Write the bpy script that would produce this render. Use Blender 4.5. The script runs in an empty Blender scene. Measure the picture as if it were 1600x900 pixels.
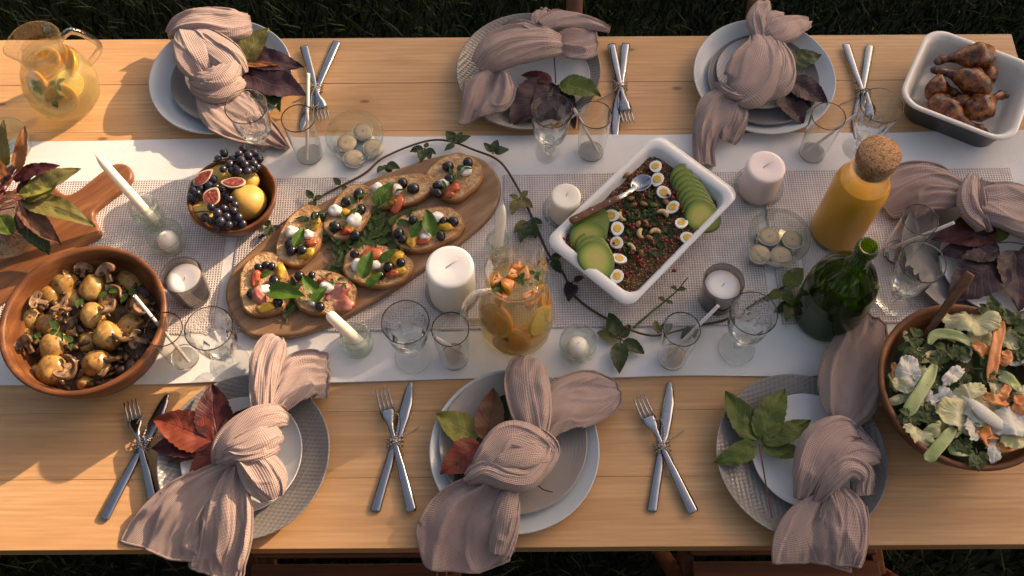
import bpy, bmesh, math, random
import numpy as np
from math import sin, cos, pi, radians, sqrt, exp
from mathutils import Vector, Matrix, noise, Quaternion

# ------------------------------------------------------------------ camera
scene = bpy.context.scene
C = scene.collection
TZ = 0.75                      # table top height
CAMH = 1.587                   # camera above table top
TH, FPX, ROLL = radians(63.7), 1592.0, radians(0.35)
_dn = Vector((0, -sin(TH), -cos(TH))); _fw = Vector((0, cos(TH), -sin(TH))); _X = Vector((1, 0, 0))
_R = _X * cos(ROLL) + _dn * sin(ROLL)
_D = _X * -sin(ROLL) + _dn * cos(ROLL)
CAMP = Vector((0, 0, TZ + CAMH))
cam = bpy.data.cameras.new('camera'); camo = bpy.data.objects.new('camera', cam); C.objects.link(camo)
cam.sensor_width = 36; cam.lens = FPX / 1600 * 36; cam.clip_end = 500; cam.clip_start = 0.05
m = Matrix.Identity(4)
for r_ in range(3):
    m[r_][0] = _R[r_]; m[r_][1] = -_D[r_]; m[r_][2] = -_fw[r_]; m[r_][3] = CAMP[r_]
camo.matrix_world = m
scene.camera = camo
cam.dof.use_dof = True; cam.dof.focus_distance = 1.72; cam.dof.aperture_fstop = 18.0

# ------------------------------------------------------------------ world, sun, exposure
SUN_EL, SUN_AZ = radians(26), radians(33)       # light travels towards -x and -y
world = bpy.data.worlds.new('World'); scene.world = world; world.use_nodes = True
wn = world.node_tree; bg = wn.nodes['Background']
sky = wn.nodes.new('ShaderNodeTexSky'); sky.sky_type = 'NISHITA'; sky.sun_disc = False
sky.sun_elevation = SUN_EL; sky.sun_rotation = radians(90 - 33)
sky.air_density = 1.0; sky.dust_density = 2.6; sky.ozone_density = 0.6
wn.links.new(sky.outputs[0], bg.inputs[0]); bg.inputs[1].default_value = 0.13
sl = bpy.data.lights.new('sun', 'SUN'); so = bpy.data.objects.new('sun', sl); C.objects.link(so)
sl.energy = 3.2; sl.angle = radians(0.6); sl.color = (1.0, 0.90, 0.76)
SUND = Vector((cos(SUN_EL) * cos(SUN_AZ), cos(SUN_EL) * sin(SUN_AZ), sin(SUN_EL)))   # towards the sun
so.rotation_euler = SUND.to_track_quat('Z', 'Y').to_euler()
so.location = (4, 4, 6)
scene.view_settings.view_transform = 'Standard'; scene.view_settings.look = 'None'
scene.view_settings.exposure = 1.15
scene.view_settings.use_white_balance = True; scene.view_settings.white_balance_temperature = 9000; scene.view_settings.white_balance_tint = 21.0; scene.view_settings.gamma = 1.0
scene.render.engine = 'CYCLES'
cy = scene.cycles
cy.use_denoising = True; cy.max_bounces = 18; cy.diffuse_bounces = 4; cy.glossy_bounces = 5
cy.transmission_bounces = 14; cy.transparent_max_bounces = 40; cy.sample_clamp_indirect = 4.0
cy.caustics_reflective = False; cy.caustics_refractive = True; cy.blur_glossy = 1.0
cy.use_adaptive_sampling = True; cy.adaptive_threshold = 0.01

# ------------------------------------------------------------------ helpers
def W(px, py, h=0.0):
    """pixel of the 1600x900 picture -> world point on the level h metres above the table top"""
    d = _R * ((px - 800) / FPX) + _D * ((py - 450) / FPX) + _fw
    t = (TZ + h - CAMP.z) / d.z
    return CAMP + d * t
def mpp(px, py, h=0.0):
    return (W(px + 5, py, h) - W(px - 5, py, h)).length / 10

def rnd(a, b): return random.uniform(a, b)
def lerp(a, b, t): return a + (b - a) * t
def sst(a, b, x):
    if a > b: return 1 - sst(b, a, x)
    t = max(0.0, min(1.0, (x - a) / (b - a))); return t * t * (3 - 2 * t)
def cr(pts, n):
    """Catmull-Rom through tuples -> n samples"""
    P = [tuple(p) for p in pts]
    if len(P) == 2: P = [P[0], tuple((a + b) / 2 for a, b in zip(*P)), P[1]]
    k = len(P) - 1; out = []
    for i in range(n):
        t = i / (n - 1) * k; s = min(int(t), k - 1); t -= s
        p0 = P[max(s - 1, 0)]; p1 = P[s]; p2 = P[s + 1]; p3 = P[min(s + 2, k)]
        out.append(tuple(0.5 * (2 * b + (c - a) * t + (2 * a - 5 * b + 4 * c - d) * t * t + (3 * b - a - 3 * c + d) * t ** 3)
                         for a, b, c, d in zip(p0, p1, p2, p3)))
    return out
def crc(pts, n):
    """closed Catmull-Rom"""
    k = len(pts); out = []
    for i in range(n):
        t = i / n * k; s = int(t) % k; t -= int(t)
        p0, p1, p2, p3 = pts[s - 1], pts[s], pts[(s + 1) % k], pts[(s + 2) % k]
        out.append(tuple(0.5 * (2 * b + (c - a) * t + (2 * a - 5 * b + 4 * c - d) * t * t + (3 * b - a - 3 * c + d) * t ** 3)
                         for a, b, c, d in zip(p0, p1, p2, p3)))
    return out

class MB:
    def __init__(s): s.v = []; s.f = []; s.uv = []; s.mi = []; s.flat = set()
    def add(s, vs, fs, uvs=None, mi=0, flat=False):
        o = len(s.v); s.v.extend([tuple(p) for p in vs])
        for f in fs:
            if flat: s.flat.add(len(s.f))
            s.f.append(tuple(i + o for i in f)); s.mi.append(mi)
            s.uv.append([uvs[i] for i in f] if uvs else [(0, 0)] * len(f))
        return s
    def mesh(s, name, smooth=True):
        me = bpy.data.meshes.new(name)
        me.from_pydata(s.v, [], s.f)
        l = me.uv_layers.new(name='UVMap')
        l.data.foreach_set('uv', np.array([c for u in s.uv for c in u], dtype=np.float32).ravel())
        me.polygons.foreach_set('material_index', s.mi)
        if smooth: me.polygons.foreach_set('use_smooth', [i not in s.flat for i in range(len(s.f))])
        me.validate(); me.update()
        return me
    def build(s, name, mats, parent=None, loc=(0, 0, 0), rot=(0, 0, 0), smooth=True):
        return link(name, s.mesh(name, smooth), mats, parent, loc, rot)

def link(name, me, mats=None, parent=None, loc=(0, 0, 0), rot=(0, 0, 0), scale=None):
    o = bpy.data.objects.new(name, me); C.objects.link(o)
    if mats is not None and len(me.materials) == 0:
        for mm in (mats if isinstance(mats, (list, tuple)) else [mats]): me.materials.append(mm)
    o.location = loc; o.rotation_euler = rot
    if scale is not None: o.scale = scale if hasattr(scale, '__len__') else (scale,) * 3
    if parent: o.parent = parent
    return o
def empty(name, loc, rz=0.0):
    o = bpy.data.objects.new(name, None); C.objects.link(o); o.location = loc; o.rotation_euler = (0, 0, rz)
    o.empty_display_size = 0.02
    return o
def tag(o, label, cat, group=None):
    o['label'] = label; o['category'] = cat
    if group: o['group'] = group
    return o
def structure(o): o['kind'] = 'structure'; return o
def copy_tree(o, parent=None):
    c = o.copy(); C.objects.link(c); c.parent = parent
    for ch in o.children: copy_tree(ch, c)
    return c

def frame(t, up=Vector((0, 0, 1))):
    t = t.normalized(); s = t.cross(up)
    if s.length < 1e-4: s = t.cross(Vector((0, 1, 0)))
    s.normalize(); return s, s.cross(t).normalized()

def dens(prof):
    """support rows so that smooth shading does not bend long straight runs"""
    out = [prof[0]]
    for (r0, z0), (r1, z1) in zip(prof, prof[1:]):
        L = math.hypot(r1 - r0, z1 - z0)
        if L > .005:
            ts = [.0008 / L] + [k / int(L / .009 + 1) for k in range(1, int(L / .009 + 1))] + [1 - .0008 / L]
            out += [(lerp(r0, r1, t), lerp(z0, z1, t)) for t in sorted(ts)]
        out.append((r1, z1))
    return out
def lathe(mb, prof, seg=32, mod=None, mi=0, center=(0, 0, 0), uvs=False, dn=False):
    if dn: prof = dens(prof)
    vs = []; fs = []; uv = []; n = len(prof); cx, cy_, cz = center
    for i, (r, z) in enumerate(prof):
        for j in range(seg):
            a = 2 * pi * j / seg; rr = r * (mod(a, r, z, i) if mod else 1)
            vs.append((cx + rr * cos(a), cy_ + rr * sin(a), cz + z)); uv.append((j / seg, i / n))
    for i in range(n - 1):
        for j in range(seg):
            k = (j + 1) % seg
            fs.append((i * seg + j, i * seg + k, (i + 1) * seg + k, (i + 1) * seg + j))
    mb.add(vs, fs, uv, mi); return mb

def tube(mb, pts, rad, seg=8, mi=0, flat=1.0, cap=True, up=Vector((0, 0, 1))):
    P = [Vector(p) for p in pts]; n = len(P); vs = []; fs = []; uv = []
    if not hasattr(rad, '__len__'): rad = [rad] * n
    ps = None
    for i in range(n):
        t = P[min(i + 1, n - 1)] - P[max(i - 1, 0)]
        if ps is None: s, u = frame(t, up)
        else:
            t.normalize(); s = ps - t * ps.dot(t)
            s = s.normalized() if s.length > 1e-6 else frame(t, up)[0]
            u = s.cross(t)
        ps = s
        for j in range(seg):
            a = 2 * pi * j / seg
            vs.append(P[i] + s * (rad[i] * cos(a)) + u * (rad[i] * flat * sin(a))); uv.append((j / seg, i / max(1, n - 1)))
    for i in range(n - 1):
        for j in range(seg):
            k = (j + 1) % seg
            fs.append((i * seg + j, i * seg + k, (i + 1) * seg + k, (i + 1) * seg + j))
    if cap:
        fs.append(tuple(range(seg - 1, -1, -1))); fs.append(tuple((n - 1) * seg + j for j in range(seg)))
    mb.add(vs, fs, uv, mi); return mb

def blob(mb, c=(0, 0, 0), r=(1, 1, 1), rot=None, amp=0.0, fr=2.0, seed=0, nu=16, nv=10, mi=0, shape=None):
    """lumpy ellipsoid; shape(nx,ny,nz)->scale"""
    vs = []; fs = []; uv = []; c = Vector(c); so_ = Vector((seed * 3.7, seed * 1.3, seed * 7.1))
    for i in range(nv + 1):
        ph = pi * i / nv
        for j in range(nu):
            a = 2 * pi * j / nu; d = Vector((sin(ph) * cos(a), sin(ph) * sin(a), cos(ph)))
            k = 1.0
            if amp: k += amp * noise.noise(d * fr + so_)
            if shape: k *= shape(d)
            p = Vector((d.x * r[0] * k, d.y * r[1] * k, d.z * r[2] * k))
            if rot: p = rot @ p
            vs.append(c + p); uv.append((j / nu, i / nv))
    for i in range(nv):
        for j in range(nu):
            k = (j + 1) % nu
            fs.append((i * nu + j, (i + 1) * nu + j, (i + 1) * nu + k, i * nu + k))
    mb.add(vs, fs, uv, mi); return mb

def gridsurf(mb, nu, nv, fn, uvfn=None, mi=0):
    vs = []; uv = []; fs = []
    for i in range(nv + 1):
        for j in range(nu + 1):
            u, v = j / nu, i / nv
            vs.append(fn(u, v)); uv.append(uvfn(u, v) if uvfn else (u, v))
    for i in range(nv):
        for j in range(nu):
            a = i * (nu + 1) + j
            fs.append((a, a + 1, a + nu + 2, a + nu + 1))
    mb.add(vs, fs, uv, mi); return mb

def box(mb, x0, x1, y0, y1, z0, z1, b=0.002, mi=0):
    """box with chamfered edges"""
    bm = bmesh.new(); bmesh.ops.create_cube(bm, size=1)
    for v in bm.verts: v.co = Vector((lerp(x0, x1, v.co.x + .5), lerp(y0, y1, v.co.y + .5), lerp(z0, z1, v.co.z + .5)))
    if b: bmesh.ops.bevel(bm, geom=bm.edges[:], offset=b, segments=1, affect='EDGES')
    bm.verts.index_update()
    mb.add([v.co.copy() for v in bm.verts], [[v.index for v in f.verts] for f in bm.faces], None, mi, flat=True)
    bm.free(); return mb

def slab(mb, outline, z0, z1, bev=0.004, mi_top=0, mi_side=0, top=None, segs=3):
    """outline [(x,y)] -> rounded-edge slab; top(x,y)->extra z"""
    n = len(outline); cx = sum(p[0] for p in outline) / n; cy_ = sum(p[1] for p in outline) / n
    ring = []
    rows = [(0.7 * bev, z0), (0, z0 + bev * .7)]
    for k in range(segs + 1):
        a = pi / 2 * k / segs; rows.append((bev * (1 - cos(a)), z1 - bev + bev * sin(a)))
    vs = []; fs = []; uv = []
    nrm = []
    for i in range(n):
        a = Vector(outline[i - 1]); b = Vector(outline[(i + 1) % n]); t = (b - a).normalized(); nrm.append(Vector((t.y, -t.x)))
    area = sum(outline[i - 1][0] * outline[i][1] - outline[i][0] * outline[i - 1][1] for i in range(n))
    sg = 1 if area > 0 else -1
    for d, z in rows:
        for i in range(n):
            p = Vector(outline[i]) - nrm[i] * d * sg
            vs.append((p.x, p.y, z + (top(p.x, p.y) if top and z > z1 - bev * .5 else 0)))
    R_ = len(rows)
    for r in range(R_ - 1):
        for i in range(n):
            k = (i + 1) % n; f = (r * n + i, r * n + k, (r + 1) * n + k, (r + 1) * n + i)
            fs.append(f if sg > 0 else f[::-1])
    mb.add(vs, fs, None, mi_side)
    # concentric fill for the top
    base = [Vector(vs[(R_ - 1) * n + i]) for i in range(n)]
    tv = []; tf = []; K = 5
    for r in range(K):
        s = 1 - r / K
        for i in range(n):
            x, y = cx + (base[i].x - cx) * s, cy_ + (base[i].y - cy_) * s
            tv.append((x, y, z1 + (top(x, y) if top else 0)))
    tv.append((cx, cy_, z1 + (top(cx, cy_) if top else 0)))
    for r in range(K - 1):
        for i in range(n):
            k = (i + 1) % n; f = (r * n + i, r * n + k, (r + 1) * n + k, (r + 1) * n + i); tf.append(f if sg > 0 else f[::-1])
    for i in range(n):
        k = (i + 1) % n; f = ((K - 1) * n + i, (K - 1) * n + k, K * n); tf.append(f if sg > 0 else f[::-1])
    mb.add(tv, tf, None, mi_top)
    bf = tuple(range(n)); mb.add(vs[:n], [bf[::-1] if sg > 0 else bf], None, mi_side)
    return mb

# ------------------------------------------------------------------ materials
class NT:
    def __init__(s, name):
        s.m = bpy.data.materials.new(name); s.m.use_nodes = True; s.t = s.m.node_tree
        s.b = s.t.nodes['Principled BSDF']; s.out = s.t.nodes['Material Output']
    def n(s, typ, **k):
        x = s.t.nodes.new('ShaderNode' + typ)
        for a, v in k.items():
            if a.startswith('i_'):
                key = a[2:]; x.inputs[int(key) if key.isdigit() else key].default_value = v
            else: setattr(x, a, v)
        return x
    def l(s, a, b): s.t.links.new(a, b)
    def set(s, **k):
        for a, v in k.items():
            s.b.inputs[a.replace('_', ' ')].default_value = v
        return s
    def coord(s, kind='Object', scale=(1, 1, 1), rand=False, rot=(0, 0, 0)):
        tc = s.n('TexCoord'); mp = s.n('Mapping'); mp.inputs['Scale'].default_value = scale; mp.inputs['Rotation'].default_value = rot
        s.l(tc.outputs[kind], mp.inputs[0])
        if rand:
            oi = s.n('ObjectInfo'); mu = s.n('VectorMath', operation='SCALE'); mu.inputs[0].default_value = (37.0, 91.0, 53.0)
            s.l(oi.outputs['Random'], mu.inputs['Scale']); ad = s.n('VectorMath', operation='ADD')
            s.l(mp.outputs[0], ad.inputs[0]); s.l(mu.outputs[0], ad.inputs[1]); return ad.outputs[0]
        return mp.outputs[0]
    def noise(s, vec, scale=5, detail=3, rough=.5, dist=0.0):
        x = s.n('TexNoise'); x.inputs['Scale'].default_value = scale; x.inputs['Detail'].default_value = detail
        x.inputs['Roughness'].default_value = rough; x.inputs['Distortion'].default_value = dist
        if vec is not None: s.l(vec, x.inputs['Vector'])
        return x.outputs['Fac']
    def ramp(s, fac, stops, interp='LINEAR'):
        x = s.n('ValToRGB'); x.color_ramp.interpolation = interp; e = x.color_ramp.elements
        while len(e) < len(stops): e.new(0.5)
        for el, (p, c) in zip(e, stops):
            el.position = p; el.color = (*c, 1) if len(c) == 3 else c
        s.l(fac, x.inputs[0]); return x.outputs[0]
    def mix(s, fac, a, b, mode='MIX'):
        x = s.n('Mix', data_type='RGBA', blend_type=mode)
        for v, i in ((fac, 0), (a, 6), (b, 7)):
            if hasattr(v, 'is_linked') or hasattr(v, 'links'): s.l(v, x.inputs[i])
            elif i == 0: x.inputs[0].default_value = v
            else: x.inputs[i].default_value = (*v, 1) if len(v) == 3 else v
        return x.outputs[2]
    def math(s, op, a, b=None, clamp=False):
        x = s.n('Math', operation=op, use_clamp=clamp)
        for v, i in ((a, 0), (b, 1)):
            if v is None: continue
            if hasattr(v, 'links'): s.l(v, x.inputs[i])
            else: x.inputs[i].default_value = v
        return x.outputs[0]
    def bump(s, h, strength=.3, dist=.002, prev=None):
        x = s.n('Bump'); x.inputs['Strength'].default_value = strength; x.inputs['Distance'].default_value = dist
        s.l(h, x.inputs['Height'])
        if prev is not None: s.l(prev, x.inputs['Normal'])
        s.l(x.outputs[0], s.b.inputs['Normal']); return x.outputs[0]
    def color(s, c): s.l(c, s.b.inputs['Base Color']); return s

def simple(name, col, rough=.5, noise_amt=.25, scale=30, bump=0.0, bscale=80, bdist=.001, rand=True, sss=0.0, sssr=(.01, .005, .003), spec=.5, col2=None, **kw):
    t = NT(name); v = t.coord('Object', rand=rand)
    c2 = col2 or tuple(x * (1 - noise_amt) for x in col)
    f = t.noise(v, scale, 4, .6)
    t.color(t.ramp(f, [(.35, c2), (.65, col)]))
    t.set(Roughness=rough); t.b.inputs['Specular IOR Level'].default_value = spec
    if bump: t.bump(t.noise(v, bscale, 4, .6), bump, bdist)
    if sss:
        t.b.inputs['Subsurface Weight'].default_value = sss; t.b.inputs['Subsurface Radius'].default_value = sssr
        t.b.inputs['Subsurface Scale'].default_value = 1.0
    for k, vv in kw.items(): t.b.inputs[k.replace('_', ' ')].default_value = vv
    return t.m

def thin_glass(name, tint=(.97, .98, .97), edge=(.80, .86, .84), refl=.04, power=4.5, rough=0.0, maxr=.9):
    t = NT(name); t.t.nodes.remove(t.b)
    lw = t.n('LayerWeight'); lw.inputs[0].default_value = .5
    fc = t.math('POWER', lw.outputs['Facing'], power)
    fac = t.math('ADD', t.math('MULTIPLY', fc, maxr), refl, clamp=True)
    ce = t.math('POWER', lw.outputs['Facing'], 3.0)
    tr = t.n('BsdfTransparent'); t.l(t.mix(ce, tint, edge), tr.inputs[0])
    gl = t.n('BsdfGlossy'); gl.inputs['Roughness'].default_value = rough; gl.inputs[0].default_value = (1, 1, 1, 1)
    ms = t.n('MixShader'); t.l(fac, ms.inputs[0]); t.l(tr.outputs[0], ms.inputs[1]); t.l(gl.outputs[0], ms.inputs[2])
    t.l(ms.outputs[0], t.out.inputs[0]); return t.m

def real_glass(name, col=(.97, .98, .975), ior=1.46):
    t = NT(name); t.t.nodes.remove(t.b); g = t.n('BsdfGlass'); g.inputs['IOR'].default_value = ior; g.inputs['Color'].default_value = (*col, 1)
    g.inputs['Roughness'].default_value = 0.0; t.l(g.outputs[0], t.out.inputs[0]); return t.m

def jug_glass(name, col=(.97, .98, .975), part=.35):
    """thin blown wall: most light goes straight through, the rest is bent"""
    t = NT(name); t.t.nodes.remove(t.b); g = t.n('BsdfGlass'); g.inputs['IOR'].default_value = 1.46; g.inputs['Color'].default_value = (*col, 1); g.inputs['Roughness'].default_value = 0.0
    lw = t.n('LayerWeight'); lw.inputs[0].default_value = .5; f = t.math('ADD', t.math('MULTIPLY', t.math('POWER', lw.outputs['Facing'], 2.5), 1 - part), part * .6, clamp=True)
    tr = t.n('BsdfTransparent'); tr.inputs[0].default_value = (*col, 1); ms = t.n('MixShader'); t.l(f, ms.inputs[0]); t.l(tr.outputs[0], ms.inputs[1]); t.l(g.outputs[0], ms.inputs[2]); t.l(ms.outputs[0], t.out.inputs[0]); return t.m

def cloudy(name, tint, body, amount=.5, gloss=True):
    """cloudy liquid: part of the light goes straight through, part is scattered"""
    t = NT(name); t.t.nodes.remove(t.b)
    v = t.coord('Object'); nz = t.noise(v, 25, 3)
    tr = t.n('BsdfTransparent'); tr.inputs[0].default_value = (*tint, 1)
    di = t.n('BsdfDiffuse'); di.inputs[0].default_value = (*body, 1)
    tl = t.n('BsdfTranslucent'); tl.inputs[0].default_value = (*body, 1)
    m1 = t.n('MixShader'); m1.inputs[0].default_value = .5; t.l(di.outputs[0], m1.inputs[1]); t.l(tl.outputs[0], m1.inputs[2])
    m2 = t.n('MixShader'); t.l(t.math('MULTIPLY_ADD', nz, .3) if False else t.math('ADD', t.math('MULTIPLY', nz, .3), amount - .15, clamp=True), m2.inputs[0])
    t.l(tr.outputs[0], m2.inputs[1]); t.l(m1.outputs[0], m2.inputs[2])
    lw = t.n('LayerWeight'); gl = t.n('BsdfGlossy'); gl.inputs['Roughness'].default_value = .05
    m3 = t.n('MixShader'); t.l(t.math('ADD', t.math('MULTIPLY', t.math('POWER', lw.outputs['Facing'], 5.0), .6), .03), m3.inputs[0])
    t.l(m2.outputs[0], m3.inputs[1]); t.l(gl.outputs[0], m3.inputs[2]); t.l(m3.outputs[0], t.out.inputs[0]); return t.m

def wood(name, light, dark, grain=(1.0, 26, 26), rough=.5, knots=0.0, spec=.4, contrast=(.32, .68), fine=.25, wsc=.55, vary=0.0):
    """grain runs along local x"""
    t = NT(name); v = t.coord('Object', scale=grain, rand=True)
    a = t.noise(v, 1.0, 5, .6, .6)
    col = t.ramp(a, [(contrast[0], dark), (.5, tuple((x + y) / 2 for x, y in zip(light, dark))), (contrast[1], light)])
    w = t.n('TexWave'); w.wave_type = 'BANDS'; w.bands_direction = 'Y'; w.inputs['Scale'].default_value = wsc
    w.inputs['Distortion'].default_value = 6; w.inputs['Detail'].default_value = 2; w.inputs['Detail Scale'].default_value = .6; t.l(v, w.inputs['Vector'])
    col = t.mix(t.math('MULTIPLY', w.outputs['Fac'], fine), col, dark)
    v2 = t.coord('Object', scale=(grain[0] * 6, grain[1] * 9, grain[2] * 9), rand=True)
    f2 = t.noise(v2, 1.0, 3)
    col = t.mix(.35, col, t.ramp(f2, [(.3, tuple(x * .72 for x in light)), (.7, tuple(min(1, x * 1.12) for x in light))]), 'MULTIPLY') if False else t.mix(t.math('MULTIPLY', t.ramp(f2, [(.45, (0, 0, 0)), (.70, (1, 1, 1))]), .42), col, tuple(x * .75 for x in dark))
    if knots:
        v3 = t.coord('Object', scale=(4.6, 11.0, 11.0), rand=True)
        vo = t.n('TexVoronoi'); vo.voronoi_dimensions = '2D'; vo.inputs['Scale'].default_value = 1.0; t.l(v3, vo.inputs['Vector'])
        d = vo.outputs['Distance']
        sel = t.math('GREATER_THAN', t.n('SeparateColor').outputs[0] if False else _sep(t, vo.outputs['Color']), 1 - knots)
        ring = t.math('MULTIPLY', t.ramp(d, [(0, (1, 1, 1)), (.035, (.9, .9, .9)), (.05, (.12, .12, .12)), (.10, (0, 0, 0))]), sel)
        col = t.mix(ring, col, tuple(x * .22 for x in dark))
        halo = t.math('MULTIPLY', t.ramp(d, [(0, (.8, .8, .8)), (.45, (0, 0, 0))]), sel)
        col = t.mix(t.math('MULTIPLY', halo, .4), col, tuple(x * .8 for x in dark))
    oi = t.n('ObjectInfo'); col = t.mix(t.math('MULTIPLY', oi.outputs['Random'], vary), col, tuple(x * .72 for x in dark))
    t.color(col); t.set(Roughness=rough); t.b.inputs['Specular IOR Level'].default_value = spec
    t.bump(t.math('ADD', a, t.math('MULTIPLY', f2, .6)), .18, .0015)
    return t.m
def _sep(t, c):
    s = t.n('SeparateColor'); t.l(c, s.inputs[0]); return s.outputs[0]
random.seed(7)
# ------------------------------------------------------------------ shared materials
M = {}
M['pine'] = wood('pine', (.70, .42, .21), (.51, .265, .115), (2.0, 24, 24), .45, knots=.30, contrast=(.30, .66), fine=.45, wsc=1.4, vary=.22)
M['acacia'] = wood('acacia', (.36, .145, .055), (.15, .05, .018), (5, 28, 28), .38, fine=.4)
M['acacia_bowl'] = wood('acacia_bowl', (.30, .115, .045), (.095, .030, .011), (5, 12, 46), .42, spec=.25, fine=.7, contrast=(.3,.7))
M['olive_wood'] = wood('olive_wood', (.40, .235, .125), (.19, .095, .045), (4.5, 26, 26), .5, fine=.5, contrast=(.3, .7))
M['chair_wood'] = wood('chair_wood', (.23, .075, .03), (.10, .032, .014), (2, 40, 40), .45)
M['soil'] = simple('soil', (.016, .022, .007), .95, .5, 8)

def mat_grass():
    t = NT('grass'); g = t.n('NewGeometry'); v = t.coord('Object')
    t.color(t.ramp(t.noise(v, 3.0, 3), [(.3, (.007, .015, .004)), (.55, (.015, .027, .006)), (.75, (.032, .036, .010))]))
    t.set(Roughness=.6); t.b.inputs['Specular IOR Level'].default_value = .25
    return t.m
M['grass'] = mat_grass()

# ------------------------------------------------------------------ ground
mb = MB()
gridsurf(mb, 40, 40, lambda u, v: ((u - .5) * 160, (v - .5) * 160, .02 * noise.noise(Vector((u * 60, v * 60, 0)))))
structure(mb.build('ground', M['soil']))
def grass_patch(n, x0, x1, y0, y1):
    r = np.random.default_rng(3)
    x = r.uniform(x0, x1, n); y = r.uniform(y0, y1, n); a = r.uniform(0, 2 * pi, n); h = r.uniform(.04, .11, n); w = r.uniform(.0018, .0035, n)
    l = r.uniform(.2, .9, n) * h; la = r.uniform(0, 2 * pi, n)
    dx, dy = np.cos(a) * w, np.sin(a) * w; lx, ly = np.cos(la) * l, np.sin(la) * l
    V = np.zeros((n, 5, 3)); z = np.zeros(n)
    V[:, 0] = np.stack([x - dx, y - dy, z], 1); V[:, 1] = np.stack([x + dx, y + dy, z], 1)
    V[:, 2] = np.stack([x + dx * .8 + lx * .35, y + dy * .8 + ly * .35, h * .6], 1); V[:, 3] = np.stack([x - dx * .8 + lx * .35, y - dy * .8 + ly * .35, h * .6], 1)
    V[:, 4] = np.stack([x + lx, y + ly, h], 1)
    b = np.arange(n)[:, None] * 5
    F = [tuple(q) for q in (b + np.array([[0, 1, 2, 3]])).tolist()] + [tuple(q) for q in (b + np.array([[3, 2, 4]])).tolist()]
    me = bpy.data.meshes.new('grass'); me.from_pydata(V.reshape(-1, 3).tolist(), [], F); me.update()
    o = link('grass', me, M['grass']); o['kind'] = 'stuff'; o['label'] = 'dark green lawn grass around the picnic table'
grass_patch(90000, -1.9, 1.9, -.9, 2.9)

# ------------------------------------------------------------------ trees beyond the frame, their crowns hide the low sun from half the table
M['tree_leaf'] = simple('tree_leaf', (.07, .11, .03), .5, .5, 3)
M['bark'] = simple('bark', (.10, .07, .05), .9, .5, 20, .6, 30, .01)
def shade_tree(s, dist, rad, label, seed):
    r = np.random.default_rng(seed); sd = Vector((cos(SUN_AZ), sin(SUN_AZ), 0)); pp = Vector((-sin(SUN_AZ), cos(SUN_AZ), 0))
    base = sd * dist + pp * s
    root = empty('garden_tree', base)
    tag(root, label, 'tree', 'garden trees behind the table')
    t = MB()
    pts = cr([(0, 0, 0), (.1, .05, 2.0), (.02, -.08, 4.0), (.1, .1, 5.8)], 12)
    tube(t, pts, [.2 - .13 * i / 11 for i in range(12)], 10)
    for k in range(7):
        a = k * 2.4 + seed; z = 2.2 + k * .5
        tube(t, cr([(.05, 0, z), (cos(a) * .6, sin(a) * .6, z + .5), (cos(a) * 1.25, sin(a) * 1.25, z + .75)], 7), [.07 - .009 * i for i in range(7)], 6)
    t.build('trunk', M['bark'], root)
    n = 13000
    px = r.uniform(-rad, rad, n); py = r.uniform(-1.5, 1.5, n)
    V = []; F = []
    for i in range(n):
        lx, ly = px[i], py[i]
        p = base + pp * lx + sd * ly
        # crown top: the level that puts the edge of the shade across the table
        ss = s + lx; dd = dist + ly
        a0 = .185 + .21 * min(max(ss, -1), 2.2) + .10 * noise.noise(Vector((ss * 2.2, 3.1, 0))) 
        top = TZ + (dd - a0) * math.tan(SUN_EL)
        edge = 1 - (abs(lx) / rad) ** 3 * .6
        hgt = r.random()
        z = 1.3 + (top - 1.3) * (hgt ** .8)
        if r.random() < .02: z = top + abs(r.normal(0, .07))
        sz = r.uniform(.05, .11) if z > top - .5 else r.uniform(.14, .26)
        d1 = Vector(r.normal(0, 1, 3)).normalized(); d2 = d1.cross(Vector(r.normal(0, 1, 3))).normalized()
        c = pp * lx + sd * ly + Vector((0, 0, z))
        b = len(V); V += [c - d1 * sz, c + d2 * sz * .5, c + d1 * sz, c - d2 * sz * .5]; F.append((b, b + 1, b + 2, b + 3))
    me = bpy.data.meshes.new('crown'); me.from_pydata([tuple(v) for v in V], [], F); me.update()
    link('crown', me, M['tree_leaf'], root)
for k, (s_, lab) in enumerate(((-.9, 'leafy garden tree that shades the near side of the table'), (1.8, 'leafy garden tree that shades the far side of the table'))):
    shade_tree(s_, 13.0, 1.6, lab, 11 + k)

# unseen hedges added behind camera and past the lemonade end to cut low sky
def hedge(x0, y0, x1, y1, h, th, label, seed):
    r = np.random.default_rng(seed); L = math.hypot(x1 - x0, y1 - y0); n = int(L * h * 190)
    root = empty('added_hedge', ((x0 + x1) / 2, (y0 + y1) / 2, 0), math.atan2(y1 - y0, x1 - x0)); tag(root, label, 'hedge', 'added hedges that block low sky')
    P = np.stack([r.uniform(-L / 2, L / 2, n), r.uniform(-th / 2, th / 2, n), r.uniform(.05, 1, n) ** .8 * h], 1); d1 = r.normal(0, 1, (n, 3)); d1 /= np.linalg.norm(d1, axis=1)[:, None]; d2 = np.cross(d1, r.normal(0, 1, (n, 3))); d2 /= np.linalg.norm(d2, axis=1)[:, None]
    s = r.uniform(.07, .15, n)[:, None]; V = np.stack([P - d1 * s, P + d2 * s * .6, P + d1 * s, P - d2 * s * .6], 1).reshape(-1, 3); F = np.arange(n * 4).reshape(-1, 4)
    me = bpy.data.meshes.new('crown'); me.from_pydata(V.tolist(), [], F.tolist()); me.update(); link('crown', me, M['tree_leaf'], root)
    for k in range(int(L / 1.2)):
        b = MB(); tube(b, [(-L / 2 + .6 + k * 1.2, 0, 0), (-L / 2 + .6 + k * 1.2, .03, h * .5)], [.06, .03], 8); b.build('trunk', M['bark'], root)
hedge(-5.5, -3.4, 5.0, -3.4, 3.9, .9, 'tall unseen hedge added behind the photographer to block low sky', 31)
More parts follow.
